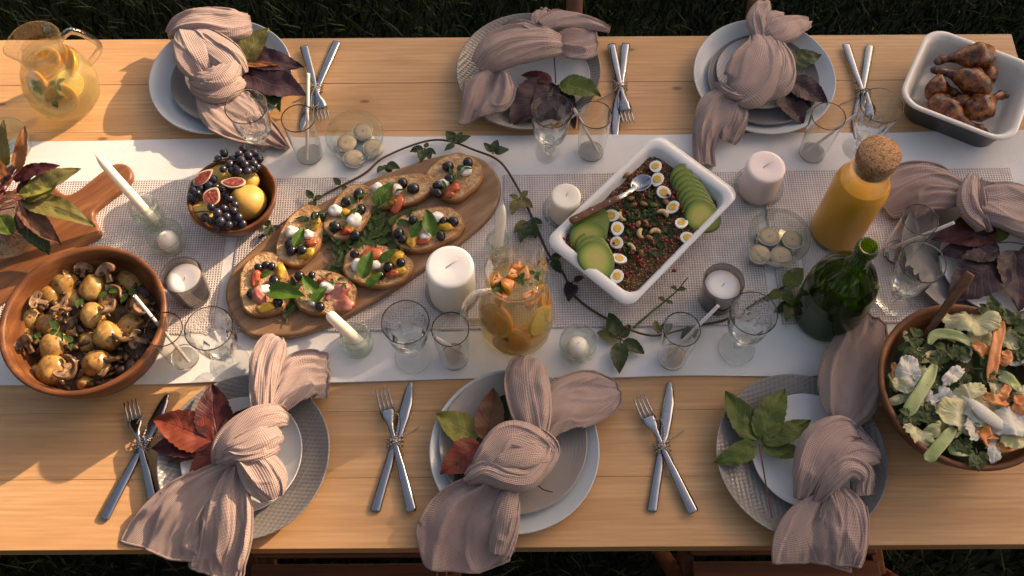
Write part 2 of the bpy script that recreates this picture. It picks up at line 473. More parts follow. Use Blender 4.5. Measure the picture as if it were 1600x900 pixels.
hedge(-4.6, 5.5, -4.6, -3.0, 3.6, .9, 'tall unseen hedge added beyond the lemonade end of the table to block low sky', 32)

# ------------------------------------------------------------------ table
TY0, TY1, TX0, TX1 = .3375, 1.3385, -1.45, .991
table = empty('picnic_table', ((TX0 + TX1) / 2, (TY0 + TY1) / 2, 0))
tag(table, 'long pine plank picnic table set for seven people', 'table')
NPL = 9; pw = (TY1 - TY0) / NPL; TL = TX1 - TX0
mbp = MB(); box(mbp, -TL / 2, TL / 2, -pw / 2 + .0001, pw / 2 - .0001, -.032, 0, .0007)
plank_me = mbp.mesh('plank', False); plank_me.materials.append(M['pine'])
for i in range(NPL):
    o = link('plank', plank_me, None, table, (rnd(-.001, .001), -(TY1 - TY0) / 2 + pw * (i + .5), TZ + rnd(-.0004, .0)))
leg_mb = MB(); box(leg_mb, -.04, .04, -.04, .04, 0, TZ - .033, .004); leg_me = leg_mb.mesh('leg', False); leg_me.materials.append(M['pine'])
for sx in (-1, 1):
    for sy in (-1, 1): link('leg', leg_me, None, table, (sx * (TL / 2 - .25), sy * .33, 0))
for sy in (-1, 1):
    a_ = MB(); box(a_, -TL / 2 + .17, TL / 2 - .17, -.012, .012, TZ - .12, TZ - .034, .002); a_.build('apron', M['pine'], table, (0, sy * .40, 0), smooth=False)

# ------------------------------------------------------------------ runner and woven mats
def mat_linen():
    t = NT('runner_cotton'); v = t.coord('UV', scale=(900, 900, 1)); v0 = t.coord('Object')
    t.color(t.ramp(t.noise(v0, 6, 3), [(.3, (.66, .645, .625)), (.7, (.72, .71, .695))]))
    wv = t.n('TexWave'); wv.inputs['Scale'].default_value = 1.0; t.l(v, wv.inputs['Vector'])
    t.set(Roughness=.85); t.b.inputs['Specular IOR Level'].default_value = .2
    t.bump(t.math('ADD', t.noise(v0, 35, 4, .6), t.math('MULTIPLY', wv.outputs['Fac'], .1)), .35, .002)
    return t.m
M['linen'] = mat_linen()
def mat_weave():
    t = NT('woven_mat'); tc = t.n('TexCoord'); sp = t.n('SeparateXYZ'); t.l(tc.outputs['UV'], sp.inputs[0])
    P = 2 * pi / .0046
    sx = t.math('SINE', t.math('MULTIPLY', sp.outputs[0], P)); sy = t.math('SINE', t.math('MULTIPLY', sp.outputs[1], P))
    prod = t.math('MULTIPLY', t.math('ADD', sx, 1.0), t.math('ADD', sy, 1.0))     # 0..4
    v = t.coord('Object'); nz = t.noise(v, 60, 3)
    base = t.ramp(nz, [(.3, (.56, .49, .46)), (.7, (.70, .64, .61))])
    t.color(t.mix(t.ramp(t.math('MULTIPLY', prod, .25), [(.28, (0, 0, 0)), (.55, (1, 1, 1))]), base, (.25, .205, .195)))
    t.set(Roughness=.6); t.bump(t.math('MULTIPLY', prod, -.25), .6, .002); return t.m
M['weave'] = mat_weave()
def thin_cloth(name, mats, x0, x1, y0, y1, z, th, nx, ny, wav, rz=0.0, edge=.0):
    cx, cy_ = (x0 + x1) / 2, (y0 + y1) / 2; b = MB(); hw, hh = (x1 - x0) / 2, (y1 - y0) / 2
    def fn(u, v):
        x = lerp(-hw, hw, u); y = lerp(-hh, hh, v)
        e = edge * noise.noise(Vector((x * 5, y * 40 if abs(y) > hh * .99 else 0, 2.2))) * (1 if v in (0, 1) else 0)
        w_ = wav * (.5 + noise.noise(Vector((x * 4 + 7, y * 9, 1.7)))) + wav * .6 * max(0, noise.noise(Vector((x * 2.0 + y * 9, 4.4, 1.2)))) + sum(wav * .55 * exp(-((x - q0 + .05 * y) / .006) ** 2) for q0 in (-.78, -.22, .31, .72))
        return (x, y + e, th + max(0, w_))
    gridsurf(b, nx, ny, fn, lambda u, v: (u * 2 * hw, v * 2 * hh))
    # skirt
    rim = [fn(u / nx, 0) for u in range(nx + 1)] + [fn(1, v / ny) for v in range(1, ny + 1)] + [fn(1 - u / nx, 1) for u in range(1, nx + 1)] + [fn(0, 1 - v / ny) for v in range(1, ny)]
    n = len(rim); b.add(rim + [(p[0], p[1], .0003) for p in rim], [(i, i + n, (i + 1) % n + n, (i + 1) % n) for i in range(n)], [(p[0], p[1]) for p in rim] * 2)
    return b.build(name, mats, None, (cx, cy_, z), (0, 0, rz))
o = thin_cloth('table_runner', M['linen'], -1.42, .985, .613, 1.100, TZ + .0005, .0016, 260, 60, .0034, radians(.30), .006)
tag(o, 'long white cotton runner down the middle of the table', 'table runner')
RZ = TZ + .0045           # top of the runner
for x0, x1, lab in ((-.965, -.507, 'woven beige mat under the fruit bowl'), (-.487, -.028, 'woven beige mat under the bruschetta board'),
                    (-.013, .441, 'woven beige mat under the white grain salad dish'), (.458, .915, 'woven beige mat under the green bottle')):
    o = thin_cloth('woven_mat', M['weave'], x0, x1, .702 + .010 * (x0 + .5), 1.010 + .010 * (x0 + .5), RZ, .0018, 40, 20, .0004, radians(.5))
    tag(o, lab, 'placemat', 'woven mats in a row on the runner')
MZ = .0065                # surface of the mats above the table top

# ------------------------------------------------------------------ folding chairs
def chair(loc, rz, label):
    root = empty('folding_chair', loc, rz); tag(root, label, 'chair', 'wooden folding chairs')
    cw = M['chair_wood']
    for i in range(6):
        b = MB(); box(b, -.17, .17, -.022, .022, .43, .447, .002); b.build('seat_slat', cw, root, (0, -.15 + i * .056, 0), smooth=False)
    for s in (-1, 1):
        b = MB(); box(b, -.011, .011, -.18, .165, .395, .43, .002); b.build('seat_rail', cw, root, (s * .175, 0, 0), smooth=False)
        b = MB(); tube(b, [(0, .20, 0), (0, -.185, .86)], .018, 8, flat=.7); b.build('leg', cw, root, (s * .192, 0, 0))   # runs up to the back
        b = MB(); tube(b, [(0, -.22, 0), (0, .15, .43)], .016, 8, flat=.7); b.build('leg', cw, root, (s * .165, 0, 0))
    for z, y in ((.815, -.165), (.735, -.129)):
        b = MB(); box(b, -.178, .178, -.008, .008, z - .03, z + .03, .002); b.build('back_slat', cw, root, (0, y, 0), smooth=False)
    for y, z in ((.165, .08), (-.17, .06)):
        b = MB(); tube(b, [(-.18, y, z), (.18, y, z)], .010, 8); b.build('stretcher', cw, root)
    return root
p1 = W(900, 12, -.10); p2 = W(1175, 12, -.10)
chair(((p1.x + p2.x) / 2, TY1 + .06, 0), pi, 'dark wooden folding chair across the table, behind the crosshatched plates')
for a_, b_, lab in ((392, 690, 'dark wooden folding chair pushed in below the napkin with mixed coloured leaf'), (1070, 1378, 'dark wooden folding chair pushed in below the plate with green leaf')):
    q1 = W(a_, 880, -.32); q2 = W(b_, 880, -.32)
    chair(((q1.x + q2.x) / 2, .335, 0), 0, lab)
random.seed(21)
# ------------------------------------------------------------------ ware materials
M['glass'] = real_glass('clear_glass')
M['glass_thick'] = jug_glass('thick_glass', (.975, .985, .98), .6); M['glass_tum'] = real_glass('tumbler_glass', (.985, .99, .985))
M['glass_smoke'] = thin_glass('smoked_glass', (.60, .57, .55), (.16, .15, .15), .05, 3.5)
M['glass_green'] = thin_glass('green_glass', (.37, .58, .13), (.02, .07, .012), .035, 4.4)
M['glass_jar'] = jug_glass('jar_glass', (.95, .985, .965), .4); M['glass_jug'] = jug_glass('jug_glass', (.98, .985, .975), .25)
def ceramic(name, col, rough=.22, relief=None, speck=0.0, spec=.5):
    t = NT(name); v = t.coord('Object', rand=True)
    t.color(t.ramp(t.noise(v, 18, 4), [(.3, tuple(c * .93 for c in col)), (.7, col)]))
    t.set(Roughness=rough); t.b.inputs['Specular IOR Level'].default_value = spec
    if relief == 'scale':
        uv = t.coord('UV'); sp = t.n('SeparateXYZ'); t.l(uv, sp.inputs[0])
        vo = t.n('TexVoronoi'); vo.inputs['Randomness'].default_value = 0.0; vo.inputs['Scale'].default_value = 1.0
        mp = t.coord('Object', scale=(118, 165, 1), rot=(0, 0, .5)); t.l(mp, vo.inputs['Vector'])
        t.bump(vo.outputs['Distance'], .45, .0022)
    elif relief == 'rings':
        w = t.n('TexWave'); w.wave_type = 'RINGS'; w.rings_direction = 'Z'; w.inputs['Scale'].default_value = 55; w.inputs['Distortion'].default_value = 2.5
        t.l(t.coord('Object'), w.inputs['Vector']); t.bump(w.outputs['Fac'], .10, .0012)
    elif relief == 'ribs':
        w = t.n('TexWave'); w.wave_type = 'BANDS'; w.inputs['Scale'].default_value = 60; t.l(t.coord('Object', rot=(0, 0, .8)), w.inputs['Vector']); t.bump(w.outputs['Fac'], .4, .002)
    else: t.bump(t.noise(v, 12, 3), .12, .003)
    return t.m
M['cer_white'] = ceramic('white_porcelain', (.68, .675, .665), .12)
M['cer_blue'] = ceramic('pale_blue_stoneware', (.47, .515, .535), .3)
M['cer_grey'] = ceramic('grey_textured_stoneware', (.225, .205, .19), .24, 'scale')
M['cer_mid'] = ceramic('warm_grey_stoneware', (.31, .275, .255), .28, 'rings')
M['cer_slate'] = ceramic('slate_grey_stoneware', (.20, .188, .188), .28)
M['cer_rib'] = ceramic('ribbed_grey_porcelain', (.50, .46, .46), .3, 'ribs')
M['cer_cream'] = ceramic('cream_glaze', (.74, .68, .60), .18)
M['cer_dark'] = ceramic('charcoal_glaze', (.075, .08, .085), .3)
M['wax'] = simple('ivory_wax', (.86, .78, .66), .45, .05, 12, .08, 60, .001, sss=.35, sssr=(.02, .014, .008))
M['wax_white'] = simple('white_wax', (.86, .84, .80), .4, .04, 12, .08, 60, .001, sss=.35, sssr=(.02, .017, .013))
M['wax_pink'] = simple('blush_wax', (.84, .70, .66), .45, .04, 12, .08, 60, .001, sss=.35, sssr=(.02, .014, .011))
M['wax_tea'] = simple('tealight_wax', (.56, .41, .25), .5, .1, 40, .1, 90, .001)
M['alu'] = simple('aluminium_cup', (.7, .69, .67), .25, .1, 60, Metallic=1.0)
M['wick'] = simple('wick', (.75, .70, .62), .9, .2, 200)
M['steel'] = simple('brushed_steel', (.33, .345, .37), .22, .12, 90, .05, 200, .0005, Metallic=1.0)
M['straw'] = simple('paper_straw', (.82, .72, .64), .75, .06, 60)

# ------------------------------------------------------------------ plates
def plate_profile(r, h, flat, rim_t=.0035):
    """outer bottom -> rim -> inner well"""
    return [(0.0001, .004), (flat * .75, .004), (flat * .78, 0), (flat * .84, 0), (flat * .87, .004), (lerp(flat, r, .45), h * .30 + .002), (r * .94, h * .80), (r, h),
            (r * 1.0015, h + rim_t * .6), (r * .995, h + rim_t), (r * .982, h + rim_t * .7), (r * .90, h * .72 + .002), (lerp(flat, r, .35), h * .28 + .004), (flat * .98, .0072), (flat * .8, .0064), (flat * .4, .0062), (.0001, .0062)]
def plate(px, py, dia, mat, label, z=0.0, h=.02, flat=.62, seg=72, wob=.004, ph=0.0, hpx=None, rim=None):
    """px,py: centre of the rim in the picture"""
    r = dia / 2; p = W(px, py, z + h)
    b = MB(); lathe(b, plate_profile(r, h, r * flat), seg, (lambda a, rr, zz, i: 1 + wob * sin(2 * a + ph) + wob * .6 * sin(5 * a + 2 * ph)))
    o = b.build('plate', mat, None, (p.x, p.y, TZ + z), (0, 0, ph)); tag(o, label, 'plate'); return o
Z1 = .0072   # second plate sits in the well of the first
plate(345, 118, .270, M['cer_blue'], 'large pale blue plate under red leaves beside the fork and straw tumbler', h=.028, flat=.6, ph=.3)
plate(352, 122, .205, M['cer_slate'], 'slate grey plate stacked on the pale blue plate by the lemonade jug', Z1, .018, ph=.8)
plate(826, 110, .276, M['cer_grey'], 'large grey scale-textured plate at the middle of the far table edge', h=.028, flat=.6, ph=.1)
plate(852, 118, .172, M['cer_white'], 'small white plate half hidden under napkin and dark vine leaf, far middle setting', Z1, .012, ph=.5)
plate(1194, 118, .270, M['cer_blue'], 'large pale blue plate between the chair and white dish of drumsticks', h=.026, flat=.6, ph=.9)
plate(1193, 124, .212, M['cer_slate'], 'mid grey plate stacked in the pale blue plate near the drumsticks', Z1, .016, ph=.2)
plate(1188, 114, .168, M['cer_rib'], 'small ribbed grey plate on top of the stack near the drumsticks', Z1 * 2, .009, ph=.2)
plate(1540, 392, .290, M['cer_slate'], 'grey plate at the table end under purple leaves and napkin', MZ, .022, ph=.4, flat=.66)
plate(1555, 412, .19, M['cer_white'], 'white plate under purple leaves at the table end', MZ + Z1, .010, ph=.4)
plate(381, 712, .272, M['cer_grey'], 'large grey scale-textured plate with dark red leaf and white plate', h=.024, flat=.6, ph=.2)
plate(378, 710, .192, M['cer_white'], 'small white plate under the dark red leaf', Z1, .014, ph=.6)
plate(804, 702, .270, M['cer_blue'], 'large pale blue plate at the middle of the near table edge', h=.024, flat=.6, ph=.5)
plate(802, 690, .236, M['cer_mid'], 'warm grey ringed plate on the pale blue plate at near table edge', Z1, .018, ph=.2, flat=.66)
plate(1252, 710, .270, M['cer_grey'], 'large grey scale-textured plate with green five-part leaf', h=.026, flat=.6, ph=.7)
plate(1266, 704, .190, M['cer_white'], 'small white plate under the green five-part leaf', Z1, .012, ph=.1)

# ------------------------------------------------------------------ goblets, tumblers, straws
def make_goblet():
    root = empty('goblet', (0, 0, 0)); H = .142
    b = MB()
    out = [(.0065, .044), (.014, .050), (.0235, .060), (.029, .075), (.0316, .090), (.0330, .104), (.0337, .112), (.0343, .120), (.0356, .130), (.0378, H)]
    inn = [(.0371, H + .0006), (.0362, H), (.0340, .130), (.0327, .120), (.0320, .112), (.0312, .104), (.0296, .090), (.0268, .077), (.020, .065), (.010, .0595), (.0001, .0585)]
    def mod(a, r, z, i):
        if .05 < z < .108 and i < 14: return 1 - .075 * abs(sin(4.5 * a)) ** .7 * sst(.05, .06, z) * (1 - sst(.098, .108, z))
        return 1
    lathe(b, dens(out + inn), 72, mod); b.build('bowl', M['glass'], root)
    s = MB(); lathe(s, [(.0001, .0075), (.0060, .0085), (.0052, .014), (.0062, .020), (.0105, .0235), (.0108, .0265), (.0065, .030), (.0068, .036), (.0105, .042), (.0112, .0455), (.0065, .050), (.0001, .0500)], 28, lambda a, r, z, i: 1 - .06 * abs(sin(4 * a)))
    s.build('stem', M['glass_thick'], root)
    f = MB(); lathe(f, [(.0001, .0), (.029, .0), (.0305, .0010), (.0310, .0022), (.0300, .0034), (.020, .0046), (.010, .0066), (.006, .0088), (.0001, .0092)], 48); f.build('foot', M['glass_thick'], root)
    return root
gob = make_goblet()
gl = [((413, 238), 0, 'goblet beside the fruit bowl and the far striped napkin tail'), ((858, 244), 0, 'goblet standing in front of the far middle plate'), ((1339, 237), 0, 'goblet beside the knife next to the drumstick dish'),
      ((1395, 470), MZ, 'goblet between the green bottle and salad bowl'), ((1150, 545), .005, 'goblet next to the green bottle and smoked candle glass'), ((646, 558), .005, 'goblet in front of the large ivory pillar candle'), ((362, 567), .005, 'goblet beside the bowl of potatoes')]
for i, ((x, y), z, lab) in enumerate(gl):
    o = gob if i == 0 else copy_tree(gob); p = W(x, y, z); o.location = (p.x, p.y, p.z + .0005); o.rotation_euler = (0, 0, i * .7); tag(o, 'clear faceted ' + lab, 'goblet', 'clear faceted goblets')
def make_tumbler():
    b = MB(); H = .121
    lathe(b, [(.0001, .0005), (.021, .0), (.0232, .0012), (.0242, .005), (.0300, H - .001), (.0298, H), (.0288, H), (.0284, H - .002), (.0228, .010), (.0212, .0062), (.012, .0055), (.0001, .0055)], 56, dn=True)
    return b.mesh('tumbler')
tum_me = make_tumbler(); tum_me.materials.append(M['glass_tum'])
straw_mb = MB(); lathe(straw_mb, [(.0028, 0), (.0028, .195), (.0021, .195), (.0021, 0), (.0028, 0)], 12); straw_me = straw_mb.mesh('straw'); straw_me.materials.append(M['straw'])
tl_ = [((485, 245), 0, (482, 115), .150, 'beside the bowl of tealights by the far plates'), ((923, 240), 0, (897, 170), .120, 'in front of the far middle cutlery'), ((1267, 242), 0, (1350, 170), .125, 'beside the blush pillar candle'),
       ((1400, 397), MZ, (1490, 348), .135, 'beside the juice bottle'), ((1049, 560), .005, (1122, 478), .150, 'below the smoked candle glass near the vine'), ((710, 560), .005, (680, 527), .112, 'below the large ivory pillar candle'), ((290, 560), .005, (210, 462), .155, 'beside the bowl of potatoes')]
for i, ((x, y), z, (sx, sy), sh, lab) in enumerate(tl_):
    p = W(x, y, z); o = link('tumbler', tum_me, None, None, (p.x, p.y, p.z + .0005)); tag(o, 'clear straight tumbler ' + lab, 'tumbler', 'clear tumblers with straws')
    tip = W(sx, sy, sh + z); ax = Vector((p.x, p.y, p.z + .012)); d = tip - ax; hd = Vector((d.x, d.y, 0))
    bot = Vector((p.x, p.y, p.z + .0125)) - hd.normalized() * min(.014, .014)
    d = tip - bot; L = d.length
    s = link('straw', straw_me, None, None, bot, d.to_track_quat('Z', 'Y').to_euler(), (1, 1, L / .195))
    tag(s, 'pale paper straw in the tumbler ' + lab, 'straw', 'paper drinking straws')

# ------------------------------------------------------------------ candles
def wick(root, z, lean=.004, L=.010):
    b = MB(); tube(b, [(0, 0, z - .002), (lean * .3, lean * .2, z + L * .5), (lean, lean * .7, z + L)], [.0010, .0009, .0006], 6); b.build('wick', M['wick'], root)
def pillar(px, py, r, H, mat, label, z, groove=0.0):
    p = W(px, py, z); root = empty('pillar_candle', p); tag(root, label, 'candle', 'pillar candles on glass saucers')
    b = MB(); prof = [(.0001, 0), (r * .97, 0), (r, .002), (r, H - .006), (r * .985, H - .0025), (r * .94, H - .0004), (r * .8, H), (r * .45, H - .0008), (r * .15, H - .002), (.0001, H - .0025)]
    lathe(b, prof, 48); b.build('wax_body', mat, root)
    if groove:
        g = MB(); tube(g, [(-r * .15, -r * .05, H - .0012), (r * .55, r * .5, H - .0002)], .0011, 6); g.build('wick', M['wick'], root)
    else: wick(root, H - .002)
    return root
def saucer(px, py, r, label, z):
    p = W(px, py, z); b = MB()
    lathe(b, [(.0001, 0), (r * .8, 0), (r * .86, .001), (r * .98, .0085), (r, .0105), (r * .985, .0115), (r * .96, .010), (r * .84, .0045), (r * .78, .0036), (.0001, .0036)], 56, dn=True)
    tag(b.build('glass_saucer', M['glass_thick'], None, p + Vector((0, 0, .0005))), label, 'saucer', 'clear glass saucers under candles')
for px, py, r, H, mat, lab, z, sr, g in ((882, 334, .0265, .062, 'wax', 'short ivory pillar candle between the board and the grain salad dish', MZ, .040, 0),
                                     (1183, 296, .034, .076, 'wax_pink', 'blush pink pillar candle by the dish corner', MZ, .045, 1), (708, 458, .040, .100, 'wax_white', 'large ivory pillar candle beside the fruit punch jug', MZ, .0475, 1)):
    saucer(px, py, sr, 'clear glass saucer under the ' + lab.split(' candle')[0] + ' candle', z); pillar(px, py, r, H, M[mat], lab, z + .0045, g)
def jar_prof(r, H, neck, wall=.0022):
    out = [(.0001, 0), (r * .9, 0), (r, .003), (r, H * .66), (r * .97, H * .74), (neck, H * .82), (neck, H * .86), (neck + .002, H * .88), (neck + .002, H * .92), (neck, H * .94), (neck, H * .98), (neck - .0008, H)]
    inn = [(neck - wall, H), (neck - wall, H * .84), (r * .97 - wall, H * .73), (r - wall, H * .65), (r - wall, .006), (r * .8, .0045), (.0001, .0045)]
    return out + inn
def taper(px, py, tip, tiph, label, z, jr=.026, jh=.062, len_in=.05, rb=.0085, blunt=False):
    p = W(px, py, z)
    b = MB(); lathe(b, jar_prof(jr, jh, jr * .84), 48, dn=True); tag(b.build('glass_jar', M['glass_jar'], None, p + Vector((0, 0, .0005))), 'small clear glass jar holding the ' + label, 'jar', 'small glass jars holding taper candles')
    t = W(tip[0], tip[1], tiph + z); bot = p + Vector((0, 0, .0055)); d = t - bot
    hd = Vector((d.x, d.y, 0)); bot = bot - hd.normalized() * (min(.012, hd.length * .3)) + Vector((0, 0, .003)); d = t - bot
    L = d.length; c = MB(); lathe(c, [(.0001, 0), (rb, 0), (rb * 1.02, .003), (rb * .97, L * .6)] + ([(rb * .93, L - .008), (rb * .86, L - .004), (rb * .6, L - .001), (.0001, L)] if blunt else [(rb * .9, L - .022), (rb * .62, L - .010), (rb * .25, L - .001), (.0001, L)]), 24)
    root = empty('taper_candle', bot); root.rotation_euler = d.to_track_quat('Z', 'Y').to_euler(); tag(root, label, 'candle', 'ivory taper candles')
    c.build('wax_body', M['wax'], root); w_ = MB(); tube(w_, [(0, 0, L - .002), (.001, 0, L + .006)], .0008, 6); w_.build('wick', M['wick'], root)
taper(238, 345, (150, 242), .150, 'tall ivory taper candle leaning over the serving board handle', MZ)
taper(779, 395, (786, 320), .112, 'ivory taper candle standing behind the fruit punch jug', MZ, jr=.023, jh=.05)
taper(560, 540, (513, 490), .078, 'stubby ivory taper candle leaning below the bruschetta board', .005, rb=.0100, jh=.052, blunt=True)

def votive(px, py, label, z, r=.0315, H=.045):
    p = W(px, py, z); b = MB()
    lathe(b, [(.0001, 0), (r * .6, 0), (r * .72, .002), (r * .95, H * .4), (r * 1.02, H * .72), (r, H), (r * .96, H + .0005), (r * .96, H * .75), (r * .88, H * .42), (r * .64, .006), (.0001, .005)], 48, dn=True)
    tag(b.build('votive_glass', M['glass_jar'], None, p + Vector((0, 0, .0005))), 'small round votive glass ' + label, 'candle glass', 'round votive glasses')
    root = empty('ball_candle', p + Vector((0, 0, .006))); tag(root, 'small domed ivory candle in votive glass ' + label, 'candle', 'domed ivory candles')
    c = MB(); lathe(c, [(.0001, 0), (.015, 0), (.0172, .003), (.0180, .012), (.0165, .022), (.012, .0285), (.005, .0315), (.0001, .032)], 32); c.build('wax_body', M['wax'], root); wick(root, .0315, .001, .004)
votive(268, 385, 'beside the bowl of potatoes', MZ); votive(902, 550, 'beside the vine leaves', .005)
def smoked(px, py, label, z):
    p = W(px, py, z); b = MB(); r, H = .0345, .074
    lathe(b, [(.0001, 0), (r * .80, 0), (r * .86, .002), (r, H), (r * .985, H + .001), (r * .93, H), (r * .85, .016), (r * .78, .009), (.0001, .008)], 56, dn=True)
    tag(b.build('smoked_candle_glass', M['glass_smoke'], None, p + Vector((0, 0, .0005))), 'smoked grey glass tumbler holding a white candle ' + label, 'candle glass', 'smoked candle glasses')
    root = empty('container_candle', p + Vector((0, 0, .010))); tag(root, 'white wax candle inside the smoked glass ' + label, 'candle', 'white candles in smoked glasses')
    c = MB(); lathe(c, [(.0001, 0), (r * .77, 0), (r * .78, .002), (r * .87, .046), (r * .86, .0475), (r * .5, .0478), (.0001, .047)], 40); c.build('wax_body', M['wax_white'], root); wick(root, .047, .004, .008)
smoked(303, 460, 'near the bowl of potatoes', MZ); smoked(1119, 470, 'above the green vine tendril', MZ)
def tealight_bowl(px, py, r, H, cups, label, z, water=True):
    p = W(px, py, z); b = MB()
    lathe(b, [(.0001, .0), (r * .55, .0), (r * .62, .002), (r * .86, H * .35), (r * .97, H * .75), (r, H), (r * .985, H + .0015), (r * .955, H), (r * .92, H * .75), (r * .80, H * .38), (r * .58, .007), (.0001, .006)], 64, dn=True)
    tag(b.build('glass_bowl', M['glass_jar'], None, p + Vector((0, 0, .0005))), 'round clear glass bowl ' + label, 'bowl', 'glass bowls of tealights')
    w_ = MB(); hw = .010; lathe(w_, [(r * .60, .0072), (r * .66, hw), (.0001, hw)], 48); o = w_.build('water', M['water'], None, p + Vector((0, 0, .0005))); o['kind'] = 'stuff'; o['label'] = 'shallow water in the glass bowl ' + label
    for i, (cx, cy_, wlab) in enumerate(cups):
        q = W(cx, cy_, z + .025); root = empty('tealight', (q.x, q.y, p.z + .0085)); tag(root, 'cream tealight ' + wlab + ' in the glass bowl ' + label, 'tealight', 'floating tealights')
        a = MB(); lathe(a, [(.0001, 0), (.0178, 0), (.0185, .001), (.0187, .0090), (.0183, .0095), (.0179, .0093), (.0178, .0075)], 32); a.build('metal_cup', M['alu'], root)
        c = MB(); lathe(c, [(.0178, .0070), (.0176, .0090), (.008, .0089), (.0001, .0086)], 32); c.build('wax_body', M['wax_tea'], root)
        k = MB(); tube(k, [(0, 0, .008), (.0016, .001, .012), (.004, .0035, .0145)], [.001, .0009, .0006], 6); k.build('wick', M['wick'], root, rot=(0, 0, i * 1.3))
M['water'] = thin_glass('water', (.96, .975, .98), (.8, .84, .86), .03, 3.0)
tealight_bowl(559, 232, .0535, .046, ((566, 201, 'farthest'), (540, 219, 'towards the tumbler'), (582, 227, 'towards the vine'), (551, 243, 'nearest')), 'by the far table half', .004)
tealight_bowl(1209, 388, .0545, .046, ((1203, 366, 'farthest from the vine'), (1240, 371, 'towards the juice bottle'), (1188, 394, 'towards the smoked candle'), (1222, 397, 'nearest the green bottle')), 'beside the juice bottle', MZ)
tealight_bowl(22, 240, .046, .050, ((12, 250, 'alone'),), 'behind the leafy vase', .004)
random.seed(33)
# ------------------------------------------------------------------ knotted napkins
def mat_waffle():
    t = NT('waffle_cotton'); tc = t.n('TexCoord'); sp = t.n('SeparateXYZ'); t.l(tc.outputs['UV'], sp.inputs[0])
    sx = t.math('SINE', t.math('MULTIPLY', sp.outputs[0], 2 * pi / .0044)); sy = t.math('SINE', t.math('MULTIPLY', sp.outputs[1], 2 * pi / .0038))
    ax = t.math('ABSOLUTE', sx); ay = t.math('ABSOLUTE', sy)
    cell = t.math('MULTIPLY', ax, ay)
    v = t.coord('Object'); nz = t.noise(v, 14, 4, .6)
    base = t.ramp(nz, [(.3, (.415, .298, .260)), (.7, (.515, .380, .336))])
    t.color(t.mix(t.ramp(cell, [(.1, (0, 0, 0)), (.75, (1, 1, 1))]), base, (.325, .212, .18)))
    t.set(Roughness=.9); t.b.inputs['Specular IOR Level'].default_value = .15
    t.b.inputs['Sheen Weight'].default_value = .25; t.b.inputs['Sheen Roughness'].default_value = .5
    t.bump(t.math('ADD', t.math('MULTIPLY', cell, -1.0), t.math('MULTIPLY', t.noise(v, 500, 2), .3)), .65, .0018)
    return t.m
M['waffle'] = mat_waffle()

